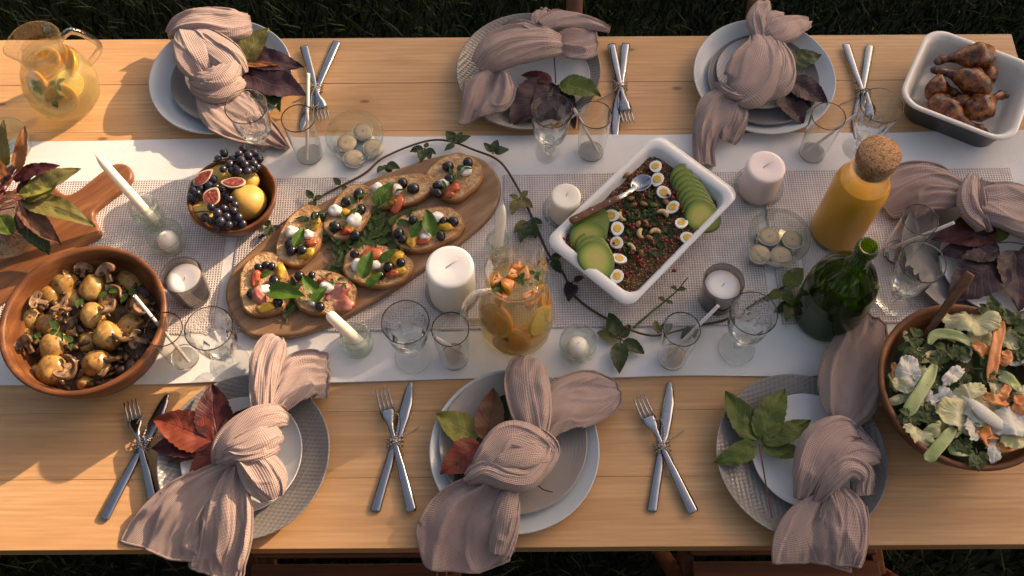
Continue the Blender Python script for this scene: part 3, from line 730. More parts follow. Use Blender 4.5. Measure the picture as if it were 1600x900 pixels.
def band(mb, pts, O, bulge=1.2, wrap=80, folds=(), ext=(), seed=0, nv=60, nu=60, crease=.30, hem=True, tw=0.0, taper_b=True, pleat=(1.1, .26)):
    """one fold of cloth. pts: (x, y, height cm, half width) in a blown-up picture; O = (ox, oy, scale)"""
    ox, oy, sc = O
    S = cr(pts, nv); n = len(S); P = []; Wd = []
    for x, y, h, w in S:
        px, py = ox + x / sc, oy + y / sc; P.append(W(px, py, max(h, -14) / 100)); Wd.append(max(w, 2) / sc * mpp(px, py, h / 100))
    A = radians(wrap); vs = []; uv = []; fs = []; al = 0.0
    av = sum(Wd) / n; wmax = max(Wd)
    for i in range(n):
        t = (P[min(i + 1, n - 1)] - P[max(i - 1, 0)]).normalized()
        if i: al += (P[i] - P[i - 1]).length
        s, up = frame(t); v = i / (n - 1)
        bl = bulge / 100 * (min(1.0, Wd[i] / av) if taper_b else 1)
        for j in range(nu + 1):
            u = j / nu * 2 - 1; a = u * A
            if wrap >= 75:
                sa = sin(u * pi / 2); lat = Wd[i] * math.copysign(abs(sa) ** .85, sa); hh = bl * max(0.0, cos(u * pi / 2)) ** .55
            else: lat = Wd[i] * sin(a) / sin(min(A, pi / 2)); hh = bl * (cos(a) - cos(A))
            sw = (u * pleat[0] + seed * .37 + .75 * v * (1 if int(seed * 10) % 2 else -1) + .18 * noise.noise(Vector((v * 2.5, seed, u)))) % 1.0
            hh += pleat[1] / 100 * (sw if sw < .90 else (1 - sw) * 9) * sst(1.0, .86, abs(u))
            for u0, amp, sg in folds:
                uu = u - u0 - .10 * sin(v * 3 + seed + u0 * 5); hh += amp / 100 * exp(-(uu / sg) ** 2) * (.55 + .45 * sin(pi * min(1, v * 1.2) ** .8)) * (1 - .35 * v)
            q = Vector((u * Wd[i] * 38, al * 13, seed * 5.3))
            q2 = Vector((u * Wd[i] * 90 + al * 18, al * 40, seed * 2.3))
            cn = noise.noise(q); rid = 1 - abs(noise.noise(Vector((u * Wd[i] * 55 + 3, al * 16 + u * .6, seed * 9.1)))) * 2.2
            hh += crease / 100 * (cn * 1.2 + max(0, rid) * .9 + noise.noise(q2) * .35)
            gw = max(0.0, 1 - Wd[i] / wmax); hh += .0042 * gw * sin(u * 8.5 + seed * 2.1 + v * 1.5)
            hh += crease / 100 * .9 * max(0.0, 1 - 7 * abs(noise.noise(Vector((u * 1.6 + v * 1.4 + seed, v * 1.3 - u * .9, seed * 3.7)))))
            if hem and (abs(u) > .90): hh += .0009
            e = 0.0
            if ext:
                for k in range(len(ext) - 1):
                    (ua, ea), (ub, eb) = ext[k], ext[k + 1]
                    if ua <= u <= ub: e = lerp(ea, eb, (u - ua) / (ub - ua)) / sc * mpp(ox + S[-1][0] / sc, oy + S[-1][1] / sc)
                e *= sst(.45, 1, v)
            roll = tw * v
            p = P[i] + s * (lat * cos(roll)) + up * (hh + lat * sin(roll)) + t * e
            vs.append(p); uv.append((u * Wd[i] * 1.15, al + e))
    for i in range(n - 1):
        for j in range(nu):
            b = i * (nu + 1) + j; fs.append((b, b + 1, b + nu + 2, b + nu + 1))
    mb.add(vs, fs, uv)
    if hem and wrap < 75:      # rolled hem round the free edge
        N = nu + 1; edge = [vs[i * N] for i in range(n // 4, n)] + [vs[(n - 1) * N + j] for j in range(1, nu)] + [vs[i * N + nu] for i in range(n - 1, n // 4, -1)]
        o = len(mb.uv); tube(mb, edge[::2], .0010, 5, cap=False)
        for k in range(o, len(mb.uv)): mb.uv[k] = [(.0011 + a * .001, b * 3) for a, b in mb.uv[k]]
    return mb

def napkin(label, O, bands):
    mb = MB()
    for k, (pts, kw) in enumerate(bands): band(mb, pts, O, seed=k + len(label) * .37, **kw)
    c = Vector((0, 0, 0))
    for v in mb.v: c += Vector(v)
    c /= len(mb.v); c.z = TZ; mb.v = [tuple(Vector(v) - c) for v in mb.v]
    o = mb.build('napkin', M['waffle'], None, c)
    s = o.modifiers.new('thick', 'SOLIDIFY'); s.thickness = .0014; s.offset = -1
    tag(o, label, 'napkin', 'knotted dusty pink napkins'); return o

K = dict(bulge=1.7, wrap=90, hem=False, crease=.22, pleat=(1.7, .42))          # knot wraps
R2 = ((-.45, .7, .18), (.15, .8, .16), (.6, .5, .15))          # gathers
napkin('dusty pink knotted napkin with bunched top on the near middle pale blue plate', (540, 560, 2.648), [
    ([(650, 500, 5, 55), (600, 580, 4.6, 130), (520, 680, 3.2, 185), (490, 770, 1.5, 205), (475, 850, .3, 195)], dict(bulge=1.0, wrap=40, folds=((.42, 1.5, .10), (-.2, .7, .25), (.72, -.6, .08)), ext=((-1, -55), (-.4, 15), (.4, 40), (.7, 35), (1, -70)))),
    ([(690, 540, 5.2, 30), (670, 620, 5, 55), (655, 720, 3.4, 60), (640, 800, 2.0, 50)], dict(bulge=1.4, wrap=80, folds=((0, .4, .3),))),
    ([(790, 330, 5.5, 50), (770, 230, 6.0, 85), (752, 120, 5.8, 95), (748, 45, 4.5, 78), (760, 25, 3.5, 40)], dict(bulge=1.6, wrap=85, folds=((-.55, -1.2, .18), (.25, .8, .2)))),
    ([(820, 310, 4.8, 40), (890, 215, 4.6, 105), (985, 165, 3.9, 118), (1070, 145, 3.0, 95), (1118, 135, 2.2, 50)], dict(bulge=1.6, wrap=60, folds=((-.5, .9, .18), (.3, .6, .25)))),
    ([(560, 500, 4.0, 45), (600, 430, 6.2, 70), (680, 350, 7.0, 90), (770, 370, 6.8, 85), (840, 420, 4.6, 55)], K | dict(folds=((.2, .5, .2), (-.4, .4, .15)))),
    ([(520, 500, 3.6, 28), (590, 470, 5.8, 55), (680, 500, 7.0, 50), (760, 500, 6.6, 42), (840, 410, 5.0, 40), (820, 350, 4.2, 30)], K | dict(bulge=2.0)),
    ([(590, 470, 4.6, 40), (660, 425, 6.8, 66), (750, 405, 7.0, 68), (835, 405, 5.0, 44)], K | dict(pleat=(.9, .35), folds=((.1, .4, .3),))),
    ([(760, 330, 5, 34), (820, 345, 6.4, 40), (850, 390, 5.2, 36), (830, 450, 4, 30)], K | dict(bulge=1.4)),
])
napkin('dusty pink knotted napkin with wide tail hanging off the table beside the dark red leaf', (0, 560, 2.646), [
    ([(985, 450, 5, 45), (880, 530, 4.0, 95), (770, 640, 2.6, 150), (700, 740, 1.0, 175), (665, 800, .2, 175)], dict(bulge=.9, wrap=35, folds=((-.3, .6, .3), (.35, .6, .2), (.75, 1.0, .12)), ext=((-1, -60), (-.3, 0), (.4, 20), (1, 50)))),
    ([(985, 450, 5.6, 38), (955, 590, 4.8, 88), (935, 730, 3.0, 112), (905, 840, 1.0, 118), (892, 890, .2, 116)], dict(bulge=1.5, wrap=60, folds=((-.75, 1.0, .12), (.1, .5, .3)))),
    ([(1085, 240, 4.6, 40), (1092, 130, 4.8, 55), (1105, 20, 4.4, 68), (1130, -40, 3.6, 62), (1150, -62, 3, 40)], dict(bulge=1.6, wrap=80, folds=((.3, .7, .15),))),
    ([(1120, 235, 4.0, 36), (1180, 140, 4.2, 85), (1255, 70, 3.6, 105), (1320, 70, 2.2, 100), (1348, 75, 1.4, 96)], dict(bulge=1.2, wrap=45, folds=((-.6, .9, .12), (-.1, .9, .12), (.45, .7, .14)))),
    ([(915, 440, 3.8, 30), (950, 350, 6.0, 62), (1050, 275, 6.6, 66), (1130, 250, 5.6, 55), (1175, 255, 4, 30)], K),
    ([(910, 420, 4.4, 26), (990, 385, 6.6, 52), (1080, 345, 7.0, 60), (1140, 320, 5.6, 46)], K | dict(bulge=1.8)),
    ([(1005, 390, 5.6, 40), (1060, 440, 6.0, 82), (1105, 510, 5.0, 88), (1130, 570, 3.6, 48)], K | dict(folds=((-.2, .6, .2), (.4, .6, .15)))),
    ([(940, 395, 6, 22), (1010, 410, 7.6, 26), (1080, 400, 7.6, 26), (1140, 380, 6, 20)], K | dict(bulge=1.0)),
])
napkin('dusty pink knotted napkin beside the green five-part leaf and salad bowl', (960, 540, 2.5), [
    ([(840, 590, 5, 40), (800, 680, 4.4, 110), (775, 775, 3.6, 148), (770, 850, 2.0, 152)], dict(bulge=1.0, wrap=40, folds=((-.45, .7, .3), (.1, -.9, .12)), ext=((-1, 30), (-.3, -8), (1, 0)))),
    ([(865, 560, 5.4, 42), (890, 640, 4.8, 92), (905, 740, 4.2, 84), (905, 800, 3.2, 72), (900, 850, 2.2, 58)], dict(bulge=1.7, wrap=70, folds=((-.7, .8, .14), (.5, .4, .2)))),
    ([(885, 320, 4.6, 40), (905, 240, 4.8, 105), (930, 130, 4.6, 128), (962, 10, 4.0, 105), (985, -70, 3.4, 78), (1000, -102, 3, 60)], dict(bulge=1.6, wrap=55, folds=((-.7, .9, .14), (.15, .8, .25), (.65, .6, .15)))),
    ([(725, 600, 3.6, 26), (755, 500, 5.4, 60), (800, 400, 6.8, 84), (870, 345, 6.4, 70), (920, 350, 5, 40)], K | dict(folds=((-.3, .6, .2), (.35, .6, .18)))),
    ([(845, 500, 6.0, 34), (910, 440, 6.6, 56), (975, 430, 5.6, 50), (1005, 440, 4.4, 28)], K | dict(bulge=1.8)),
    ([(790, 600, 4.2, 22), (840, 530, 6.4, 40), (900, 480, 7.2, 46), (955, 500, 6.2, 46), (960, 570, 4.6, 40)], K | dict(bulge=1.8)),
    ([(930, 350, 4.2, 30), (975, 390, 4.6, 34), (1000, 430, 3.6, 26)], K | dict(bulge=1.2)),
])
napkin('dusty pink knotted napkin on the plates beside the lemonade jug', (230, 0, 3.0), [
    ([(300, 420, 4.6, 80), (370, 510, 4.2, 128), (460, 575, 3.2, 112), (570, 640, 1.4, 62), (655, 700, .6, 14)], dict(bulge=1.0, wrap=40, folds=((-.3, .6, .3), (.4, .6, .2)))),
    ([(112, 175, 3.4, 26), (180, 130, 4.8, 55), (290, 115, 5.6, 74), (400, 130, 5.2, 86), (475, 135, 4.0, 66)], dict(bulge=1.8, wrap=75, folds=((-.3, .7, .16), (.3, .8, .14)))),
    ([(185, 155, 4.6, 40), (205, 215, 6.2, 82), (240, 285, 6.8, 98), (270, 345, 5.2, 66)], K | dict(bulge=1.9, folds=((.1, .5, .2),))),
    ([(250, 175, 5.6, 52), (320, 230, 6.8, 74), (385, 290, 6.6, 78), (430, 360, 4.6, 50)], K | dict(bulge=1.8)),
    ([(420, 310, 5.4, 40), (360, 370, 6.4, 66), (300, 390, 6.0, 62), (225, 380, 4.4, 34)], K | dict(bulge=2.0, folds=((-.2, .5, .15),))),
    ([(440, 390, 4.6, 34), (380, 430, 5.4, 52), (310, 450, 5.0, 48), (230, 420, 3.8, 30)], K | dict(bulge=1.6)),
])
napkin('dusty pink napkin rolled across the far middle scale-textured plate', (680, 0, 3.0), [
    ([(290, 335, 5, 60), (262, 410, 4.8, 118), (222, 490, 3.8, 112), (190, 550, 2.6, 78)], dict(bulge=1.1, wrap=45, folds=((.05, -1.8, .2), (-.55, .9, .15), (.6, .8, .2)), ext=((-1, -60), (-.2, -10), (.3, 50), (.6, 62), (1, -10)))),
    ([(205, 325, 4.0, 50), (262, 278, 5.0, 84), (340, 235, 5.8, 104), (440, 215, 6.0, 100), (520, 215, 5.6, 80), (575, 225, 4.4, 50)], K | dict(bulge=2.2, wrap=92, crease=.2, folds=((-.55, .7, .07), (-.1, .9, .06), (.35, .8, .07)))),
    ([(330, 145, 5.2, 22), (400, 130, 6.4, 32), (470, 160, 6.6, 40), (540, 210, 5.4, 40)], K | dict(bulge=1.2)),
    ([(560, 210, 4.8, 34), (620, 205, 5.2, 82), (690, 200, 4.8, 100), (745, 180, 4.2, 82)], dict(bulge=1.0, wrap=45, folds=((.45, 1.4, .14), (-.2, -1.0, .2), (-.7, .8, .15)), ext=((-1, 66), (-.5, 40), (.2, 0), (1, -50)))),
    ([(500, 140, 4.8, 34), (560, 105, 5.2, 52), (660, 110, 4.8, 44), (760, 130, 4.2, 26), (815, 146, 3.6, 10)], dict(bulge=1.6, wrap=75)),
    ([(520, 160, 4.6, 30), (500, 110, 4.6, 46), (505, 75, 4.2, 40), (515, 58, 3.8, 24)], dict(bulge=.9, wrap=60)),
])
napkin('dusty pink knotted napkin on the stacked plates near the drumsticks', (1050, 0, 2.909), [
    ([(290, 430, 4.6, 54), (225, 490, 4.4, 100), (165, 580, 3.2, 66), (145, 670, 1.9, 46), (148, 755, 1.0, 46)], dict(bulge=1.4, wrap=65, folds=((.3, .8, .2), (-.4, .5, .2)))),
    ([(310, 455, 4.4, 26), (300, 540, 4.0, 44), (268, 610, 2.6, 52), (250, 648, 1.8, 34)], dict(bulge=1.4, wrap=80, folds=((-.2, -.8, .3),))),
    ([(398, 190, 4.8, 34), (380, 110, 5.4, 46), (400, 60, 5.0, 46), (420, 36, 4.2, 26)], dict(bulge=1.6, wrap=85, folds=((.3, .5, .2),))),
    ([(410, 190, 4.8, 30), (440, 110, 5.4, 46), (470, 90, 5.0, 34), (500, 84, 4.4, 20)], dict(bulge=1.4, wrap=80)),
    ([(420, 185, 5.0, 34), (490, 150, 5.6, 70), (560, 125, 4.8, 52), (617, 112, 4.0, 22)], dict(bulge=1.6, wrap=75, folds=((-.3, .5, .2),))),
    ([(390, 170, 4.8, 40), (405, 225, 6.0, 72), (385, 310, 6.6, 128), (335, 400, 5.8, 118), (290, 440, 4.4, 70)], K | dict(bulge=2.1, wrap=90, crease=.2, folds=((.65, .6, .1),))),
    ([(470, 220, 4.6, 40), (495, 300, 5.8, 56), (480, 380, 5.8, 70), (415, 425, 4.6, 46)], K | dict(bulge=2.0)),
    ([(210, 395, 4.2, 14), (250, 425, 5.6, 22), (300, 445, 5.8, 22), (340, 455, 4.8, 12)], K | dict(bulge=1.0)),
])
napkin('dusty pink knotted napkin on the plate with purple leaves at the table end', (1140, 200, 2.609), [
    ([(985, 285, 5, 42), (890, 255, 5.2, 92), (790, 245, 4.2, 124), (700, 270, 2.8, 118), (625, 330, 1.4, 60)], dict(bulge=1.3, wrap=50, folds=((-.4, .8, .2), (.1, .7, .18), (.55, .7, .15)))),
    ([(985, 215, 4.6, 26), (968, 280, 6.6, 42), (975, 345, 6.6, 44), (1010, 405, 4.6, 28)], K),
    ([(1000, 310, 5.0, 76), (1070, 315, 6.0, 100), (1150, 335, 5.8, 118), (1250, 375, 5.0, 112), (1340, 420, 3, 80)], K | dict(bulge=1.8, wrap=85, crease=.2, folds=((-.3, .5, .15), (.4, .6, .2)))),
    ([(1020, 225, 5.2, 10), (1030, 290, 6.6, 15), (1035, 370, 6.2, 14), (1050, 420, 4.8, 8)], K | dict(bulge=.8)),
])

# ------------------------------------------------------------------ cutlery and twine
def mesh_fork():
    b = MB(); L = .198
    S = [(0, .0072, .0016), (.004, .0085, .0018), (.07, .0066, .0018), (.105, .0042, .0018), (.128, .0034, .002), (.140, .0055, .0019), (.150, .0105, .0016), (.160, .0120, .0014), (.164, .0120, .0013)]
    zc = lambda x: .002 + (.0075 * sst(.09, .135, x) - .0065 * sst(.135, .165, x) + .0050 * sst(.165, .198, x))
    vs = []; fs = []; nn = 8
    for x, w, t in S:
        for k in range(nn):
            a = 2 * pi * k / nn + pi / 8; vs.append((x, w * max(-1, min(1, 1.15 * cos(a))), zc(x) + t * max(-1, min(1, 1.3 * sin(a)))))
    for i in range(len(S) - 1):
        for k in range(nn): q = (k + 1) % nn; fs.append((i * nn + k, (i + 1) * nn + k, (i + 1) * nn + q, i * nn + q))
    fs.append(tuple(range(nn))); fs.append(tuple((len(S) - 1) * nn + k for k in range(nn - 1, -1, -1)))
    b.add(vs, fs)
    for k in range(4):
        y = -.0102 + k * .0068
        tube(b, [(.161, y, zc(.163)), (.175, y * .98, zc(.175)), (.188, y * .96, zc(.188)), (L, y * .94, zc(L))], [.0020, .00175, .0015, .0007], 7, flat=.7)
    return b.mesh('fork')
def mesh_knife():
    b = MB(); S = [(0, .0070, .0022), (.003, .0082, .0026), (.07, .0072, .0030), (.105, .0060, .0026), (.112, .0068, .0014), (.125, .0088, .0011), (.150, .0098, .0010), (.175, .0092, .0009), (.195, .0066, .0008), (.206, .0034, .0006), (.210, .0008, .0004)]
    vs = []; fs = []; nn = 8
    for x, w, t in S:
        off = .003 * sst(.17, .21, x)
        for k in range(nn):
            a = 2 * pi * k / nn + pi / 8; vs.append((x, off + w * max(-1, min(1, 1.12 * cos(a))), .003 + t * max(-1, min(1, 1.3 * sin(a)))))
    for i in range(len(S) - 1):
        for k in range(nn): q = (k + 1) % nn; fs.append((i * nn + k, (i + 1) * nn + k, (i + 1) * nn + q, i * nn + q))
    fs.append(tuple(range(nn))); fs.append(tuple((len(S) - 1) * nn + k for k in range(nn - 1, -1, -1)))
    b.add(vs, fs); return b.mesh('knife')
fork_me = mesh_fork(); knife_me = mesh_knife(); fork_me.materials.append(M['steel']); knife_me.materials.append(M['steel'])
def mat_twine():
    t = NT('striped_twine'); tc = t.n('TexCoord'); sp = t.n('SeparateXYZ'); t.l(tc.outputs['UV'], sp.inputs[0])
    f = t.math('FRACT', t.math('ADD', t.math('MULTIPLY', sp.outputs[1], 240.0), sp.outputs[0]))
    t.color(t.mix(t.math('GREATER_THAN', f, .62), (.55, .43, .33), (.02, .017, .015))); t.set(Roughness=.9); return t.m
M['twine'] = mat_twine()
def twine_tube(b, pts, n=60):
    P = [Vector(p) for p in cr(pts, n)]; L = 0; o = len(b.uv); tube(b, P, .00105, 6, cap=False)
    tot = sum((P[i + 1] - P[i]).length for i in range(n - 1))
    for k in range(o, len(b.uv)): b.uv[k] = [(u, v * tot) for u, v in b.uv[k]]
def cutlery(fa, fb, ka, kb, where, z=0.0, bow=0):
    """fa fork tip, fb fork handle end, ka knife tip, kb knife handle end"""
    out = []
    for me, nm, tip, end, zz, L0 in ((knife_me, 'knife', ka, kb, z, .210), (fork_me, 'fork', fa, fb, z + .0062, .198)):
        p = W(*end, zz); q = W(*tip, zz); d = q - p
        o = link(nm, me, None, None, p + Vector((0, 0, .0005)), (0, 0, math.atan2(d.y, d.x)), (d.length / L0, 1, 1)); tag(o, 'steel ' + nm + ' ' + where, nm, nm + 's tied with twine'); out.append((p, q))
    (p1, q1), (p2, q2) = out
    a = Vector((p1.x, p1.y)); b_ = Vector((q1.x, q1.y)); c = Vector((p2.x, p2.y)); e = Vector((q2.x, q2.y))
    r = b_ - a; s = e - c; den = r.x * s.y - r.y * s.x; t = ((c.x - a.x) * s.y - (c.y - a.y) * s.x) / den
    x = a + r * t; X = Vector((x.x, x.y, TZ + z)); ax = ((q1 - p1).normalized() + (q2 - p2).normalized()).normalized(); sd = Vector((-ax.y, ax.x, 0)); up = Vector((0, 0, 1))
    b = MB(); rr = random.Random(int(fa[0]))
    for k in range(3):      # turns round the crossing
        off = ax * (k * .0030 - .003)
        pts = [X + off + sd * (.0135 * cos(w)) + up * (.0065 + .0080 * sin(w)) + ax * (.006 * cos(w) * (1 if k % 2 else -1)) for w in [2 * pi * i / 10 for i in range(11)]]
        pts = [Vector((p.x, p.y, max(p.z, TZ + z + .0012))) for p in pts]
        twine_tube(b, pts, 40)
    spt = lambda al, si, h: X + ax * al + sd * si + up * h
    twine_tube(b, [spt(.006, .0, .0145), spt(.020, .010, .0130), spt(.042, .008, .0130), spt(.046, -.004, .0125), spt(.026, -.006, .0135), spt(.004, -.001, .0150)], 60)
    twine_tube(b, [spt(0, 0, .0145), spt(-.010, -.010, .011), spt(-.022, -.014, .004), spt(-.030, -.006 + .01 * rr.random(), .0014)], 40)
    twine_tube(b, [spt(0, 0, .0145), spt(.012, -.014, .009), spt(.018, -.026, .0030), spt(.026, -.036 - .01 * rr.random(), .0014)], 40)
    blob(b, X + up * .0145, (.0028, .0028, .0022), nu=8, nv=6)
    c0 = X.copy(); b.v = [tuple(Vector(v) - c0) for v in b.v]
    tag(b.build('twine', M['twine'], None, c0), 'striped twine tied around the fork and knife ' + where, 'twine', 'striped twine ties')
cutlery((205, 628), (243, 797), (266, 617), (163, 812), 'beside the dark red leaf plate')
cutlery((597, 609), (644, 800), (646, 598), (586, 800), 'between the two near knotted napkins')
cutlery((997, 622), (1084, 802), (1050, 597), (1018, 800), 'beside the green leaf plate')
cutlery((508, 192), (475, 73), (467, 205), (527, 67), 'near the far bowl of tealights')
cutlery((982, 197), (955, 70), (958, 220), (978, 70), 'right of the far middle plate')
cutlery((1368, 205), (1321, 70), (1333, 219), (1359, 73), 'beside the dish of drumsticks')
random.seed(44)
# ------------------------------------------------------------------ leaves
def mat_leaf(name, a, b, vein, back=None, rough=.45, nsc=30):
    t = NT(name); tc = t.n('TexCoord'); sp = t.n('SeparateXYZ'); t.l(tc.outputs['UV'], sp.inputs[0])
    s = t.math('ABSOLUTE', sp.outputs[0])
    mid = t.ramp(s, [(.02, (1, 1, 1)), (.06, (0, 0, 0))])
    ph = t.math('FRACT', t.math('SUBTRACT', t.math('MULTIPLY', sp.outputs[1], 9.0), t.math('MULTIPLY', s, 2.2)))
    sv = t.ramp(t.math('ABSOLUTE', t.math('SUBTRACT', ph, .5)), [(.03, (1, 1, 1)), (.12, (0, 0, 0))])
    v = t.coord('Object', rand=True); nz = t.noise(v, nsc, 4, .6)
    col = t.ramp(nz, [(.36, a), (.64, b)])
    col = t.mix(t.math('MULTIPLY', t.noise(v, 260, 3), .3), col, tuple(x * .45 for x in a))
    vv = t.math('MAXIMUM', mid, t.math('MULTIPLY', sv, .55))
    col = t.mix(t.math('MULTIPLY', vv, .55), col, vein)
    t.color(col); t.set(Roughness=rough); t.b.inputs['Specular IOR Level'].default_value = .35
    t.bump(t.math('ADD', t.math('MULTIPLY', vv, -.8), t.math('MULTIPLY', t.noise(v, 180, 3), .5)), .55, .0012)
    # thin leaf: some light comes through
    tl = t.n('BsdfTranslucent'); t.l(col, tl.inputs[0]); ms = t.n('MixShader'); ms.inputs[0].default_value = .18
    t.l(t.b.outputs[0], ms.inputs[1]); t.l(tl.outputs[0], ms.inputs[2]); t.l(ms.outputs[0], t.out.inputs[0]); return t.m
LF = dict(green=mat_leaf('leaf_green', (.055, .095, .012), (.10, .14, .02), (.15, .19, .055)),
          dgreen=mat_leaf('leaf_dark_green', (.022, .045, .012), (.045, .07, .018), (.09, .11, .04)),
          red=mat_leaf('leaf_red', (.19, .030, .018), (.27, .060, .030), (.12, .02, .015)),
          dred=mat_leaf('leaf_dark_red', (.055, .012, .013), (.11, .022, .020), (.05, .01, .01)),
          purple=mat_leaf('leaf_purple', (.030, .014, .020), (.062, .026, .032), (.09, .04, .045)),
          yellow=mat_leaf('leaf_yellow_green', (.22, .22, .030), (.34, .30, .07), (.40, .37, .13)),
          brown=mat_leaf('leaf_brown', (.14, .055, .028), (.23, .10, .045), (.09, .035, .02)),
          olive=mat_leaf('leaf_olive', (.13, .125, .030), (.20, .165, .055), (.24, .20, .09)),
          orange=mat_leaf('leaf_orange', (.30, .10, .03), (.38, .15, .05), (.22, .06, .03)),
          pink=mat_leaf('leaf_rosy', (.33, .12, .085), (.40, .19, .12), (.25, .06, .05)),
          basil=mat_leaf('leaf_basil', (.045, .12, .010), (.085, .19, .020), (.12, .22, .05), rough=.3),
          mint=mat_leaf('leaf_mint', (.03, .075, .012), (.06, .12, .02), (.09, .14, .04)))
M['stem_red'] = simple('red_stem', (.16, .035, .03), .5, .3, 40)
M['stem_brown'] = simple('brown_stem', (.085, .045, .025), .7, .4, 40, .3, 120, .001)
M['stem_green'] = simple('green_stem', (.09, .12, .03), .5, .3, 40)

def leaflet(mb, b, t, wr=.45, up=None, seed=0, curl=.12, fold=.25, wave=.03, teeth=.15, nt=10, shape=.55, nv=26, nu=8):
    """blade from b to t (world), width = wr * length"""
    b = Vector(b); t = Vector(t); ax = t - b; L = ax.length; ax.normalize(); sd, nrm = frame(ax, up or Vector((0, 0, 1)))
    vs = []; uv = []
    pk = shape / (shape + .95) ; norm = (pk ** shape) * ((1 - pk) ** .95)
    def fn(u, v):
        s = u * 2 - 1; w = wr * L * .5 * (v ** shape) * ((1 - v) ** .95) / norm + .0004
        if teeth and abs(s) > .99: w *= 1 + teeth * ((v * nt) % 1.0) * (1 - v * .4)
        z = L * (fold * .5 * wr * abs(s) ** 1.3 * (v * (1 - v) * 4) ** .5 - curl * (v - .3) ** 2 + curl * .09) + L * wave * noise.noise(Vector((s * 1.6, v * 4.0, seed * 3.1))) + L * wave * .5 * noise.noise(Vector((s * 4, v * 9.0, seed * 1.7)))
        lean = L * .06 * sin(v * 2.4 + seed) * v
        return b + ax * (L * v) + sd * (s * w + lean) + nrm * z
    gridsurf(mb, nu, nv, fn, lambda u, v: (u * 2 - 1, v)); return mb
def local(mb, c): mb.v = [tuple(Vector(v) - c) for v in mb.v]; return mb
def creeper(label, O, h, leaflets, stem=None, stemmat='stem_red', name='creeper_leaf', cat='leaf', group='vine leaves laid on the plates'):
    """leaflets: (base xy, tip xy, width ratio, colour, base cm, tip cm)"""
    ox, oy, sc = O; pt = lambda x, y, hh: W(ox + x / sc, oy + y / sc, (h + hh) / 100)
    c = pt(*leaflets[0][0], 0); c.z = TZ + h / 100; root = empty(name, c); tag(root, label, cat, group)
    for k, (b, t, wr, col, hb, ht) in enumerate(leaflets):
        mb = leaflet(MB(), pt(*b, hb), pt(*t, ht), wr, seed=k * 1.7 + len(label), curl=.10 + .05 * (k % 3), wave=.045)
        o = local(mb, c).build('leaflet', LF[col], root)
    if stem:
        P = cr([pt(*s) for s in stem], 16); st = tube(MB(), P, [.0014 - .0004 * i / 15 for i in range(16)], 6); local(st, c).build('stalk', M[stemmat], root)
    return root
creeper('green five-part vine leaf lying across the small white plate', (960, 540, 2.5), 3.0, [
    ((556, 372), (440, 172), .46, 'green', .1, .5), ((568, 366), (655, 158), .46, 'green', .2, .8), ((578, 380), (770, 283), .37, 'green', .1, .6), ((576, 394), (748, 434), .40, 'green', 0, .2), ((556, 392), (390, 455), .44, 'green', .1, .3)],
    [(566, 385, 0), (580, 470, .2), (597, 570, .1), (616, 674, -.1)])
creeper('dark red vine leaf beside the tied fork and knife', (0, 560, 2.646), 3.2, [
    ((905, 330), (862, 105), .62, 'dred', .1, 1.6), ((880, 345), (628, 252), .56, 'red', .4, 1.0), ((880, 356), (622, 352), .46, 'dred', .1, .2), ((905, 362), (780, 497), .55, 'red', .2, .2), ((930, 340), (1045, 190), .5, 'dred', .1, 1.0), ((870, 362), (690, 425), .42, 'brown', -.2, -.2)], None)
creeper('mixed red, green and yellow vine leaf on the near middle plate', (540, 560, 2.648), 3.0, [
    ((550, 328), (368, 238), .58, 'yellow', .1, .5), ((578, 340), (612, 118), .5, 'brown', .4, 1.8), ((592, 335), (670, 150), .52, 'dgreen', 0, .4), ((558, 352), (393, 480), .62, 'red', .4, .6), ((572, 362), (458, 535), .45, 'dgreen', -.2, .1), ((556, 330), (470, 300), .6, 'dred', -.2, .3)],
    [(770, 500, 0), (815, 540, .2), (857, 553, .4)])
creeper('dark plum vine leaf with olive tip beside the napkin and far goblet', (230, 0, 3.0), 3.6, [
    ((450, 290), (566, 128), .58, 'olive', .4, 2.2), ((465, 280), (735, 295), .42, 'purple', .3, .8), ((462, 345), (738, 440), .52, 'purple', .1, .4), ((445, 305), (615, 308), .16, 'orange', .9, 1.4), ((530, 380), (628, 512), .5, 'dgreen', -.5, -.3), ((455, 330), (600, 420), .6, 'dred', -.2, -.3)], None)
creeper('plum and green vine leaf behind the far middle goblet', (680, 0, 3.0), 2.6, [
    ((588, 384), (772, 455), .58, 'green', .6, 1.4), ((545, 385), (355, 588), .62, 'purple', .2, .0), ((548, 378), (400, 352), .42, 'dred', .4, .6), ((575, 398), (645, 600), .42, 'purple', 0, -.2), ((560, 395), (470, 590), .55, 'purple', .1, -.4)],
    [(565, 388, .3), (562, 330, .6), (556, 245, .4)], 'stem_brown')
creeper('dark green and plum vine leaf near the drumsticks', (1050, 0, 2.909), 3.2, [
    ((525, 300), (677, 238), .55, 'dgreen', .3, .6), ((535, 365), (712, 462), .60, 'purple', .4, .4), ((505, 400), (586, 568), .62, 'purple', .1, -.6), ((520, 290), (470, 222), .5, 'dgreen', 0, .4), ((520, 385), (640, 480), .5, 'purple', -.2, -.2)], None)
creeper('large purple vine leaf at the table end behind the salad bowl', (1140, 200, 2.609), 3.6, [
    ((1085, 415), (830, 455), .42, 'dred', .5, .8), ((1100, 490), (858, 520), .48, 'purple', .4, .2), ((1120, 540), (885, 690), .62, 'purple', .1, -.6), ((1165, 500), (1172, 745), .62, 'purple', .4, -.2), ((1090, 400), (1085, 475), .9, 'green', -.2, .2), ((1180, 500), (1330, 560), .5, 'dgreen', .2, .2), ((1000, 380), (900, 420), .6, 'dgreen', -.3, -.1)],
    [(1080, 470, 1.0), (1150, 466, 1.3), (1220, 480, .9)], 'stem_brown')

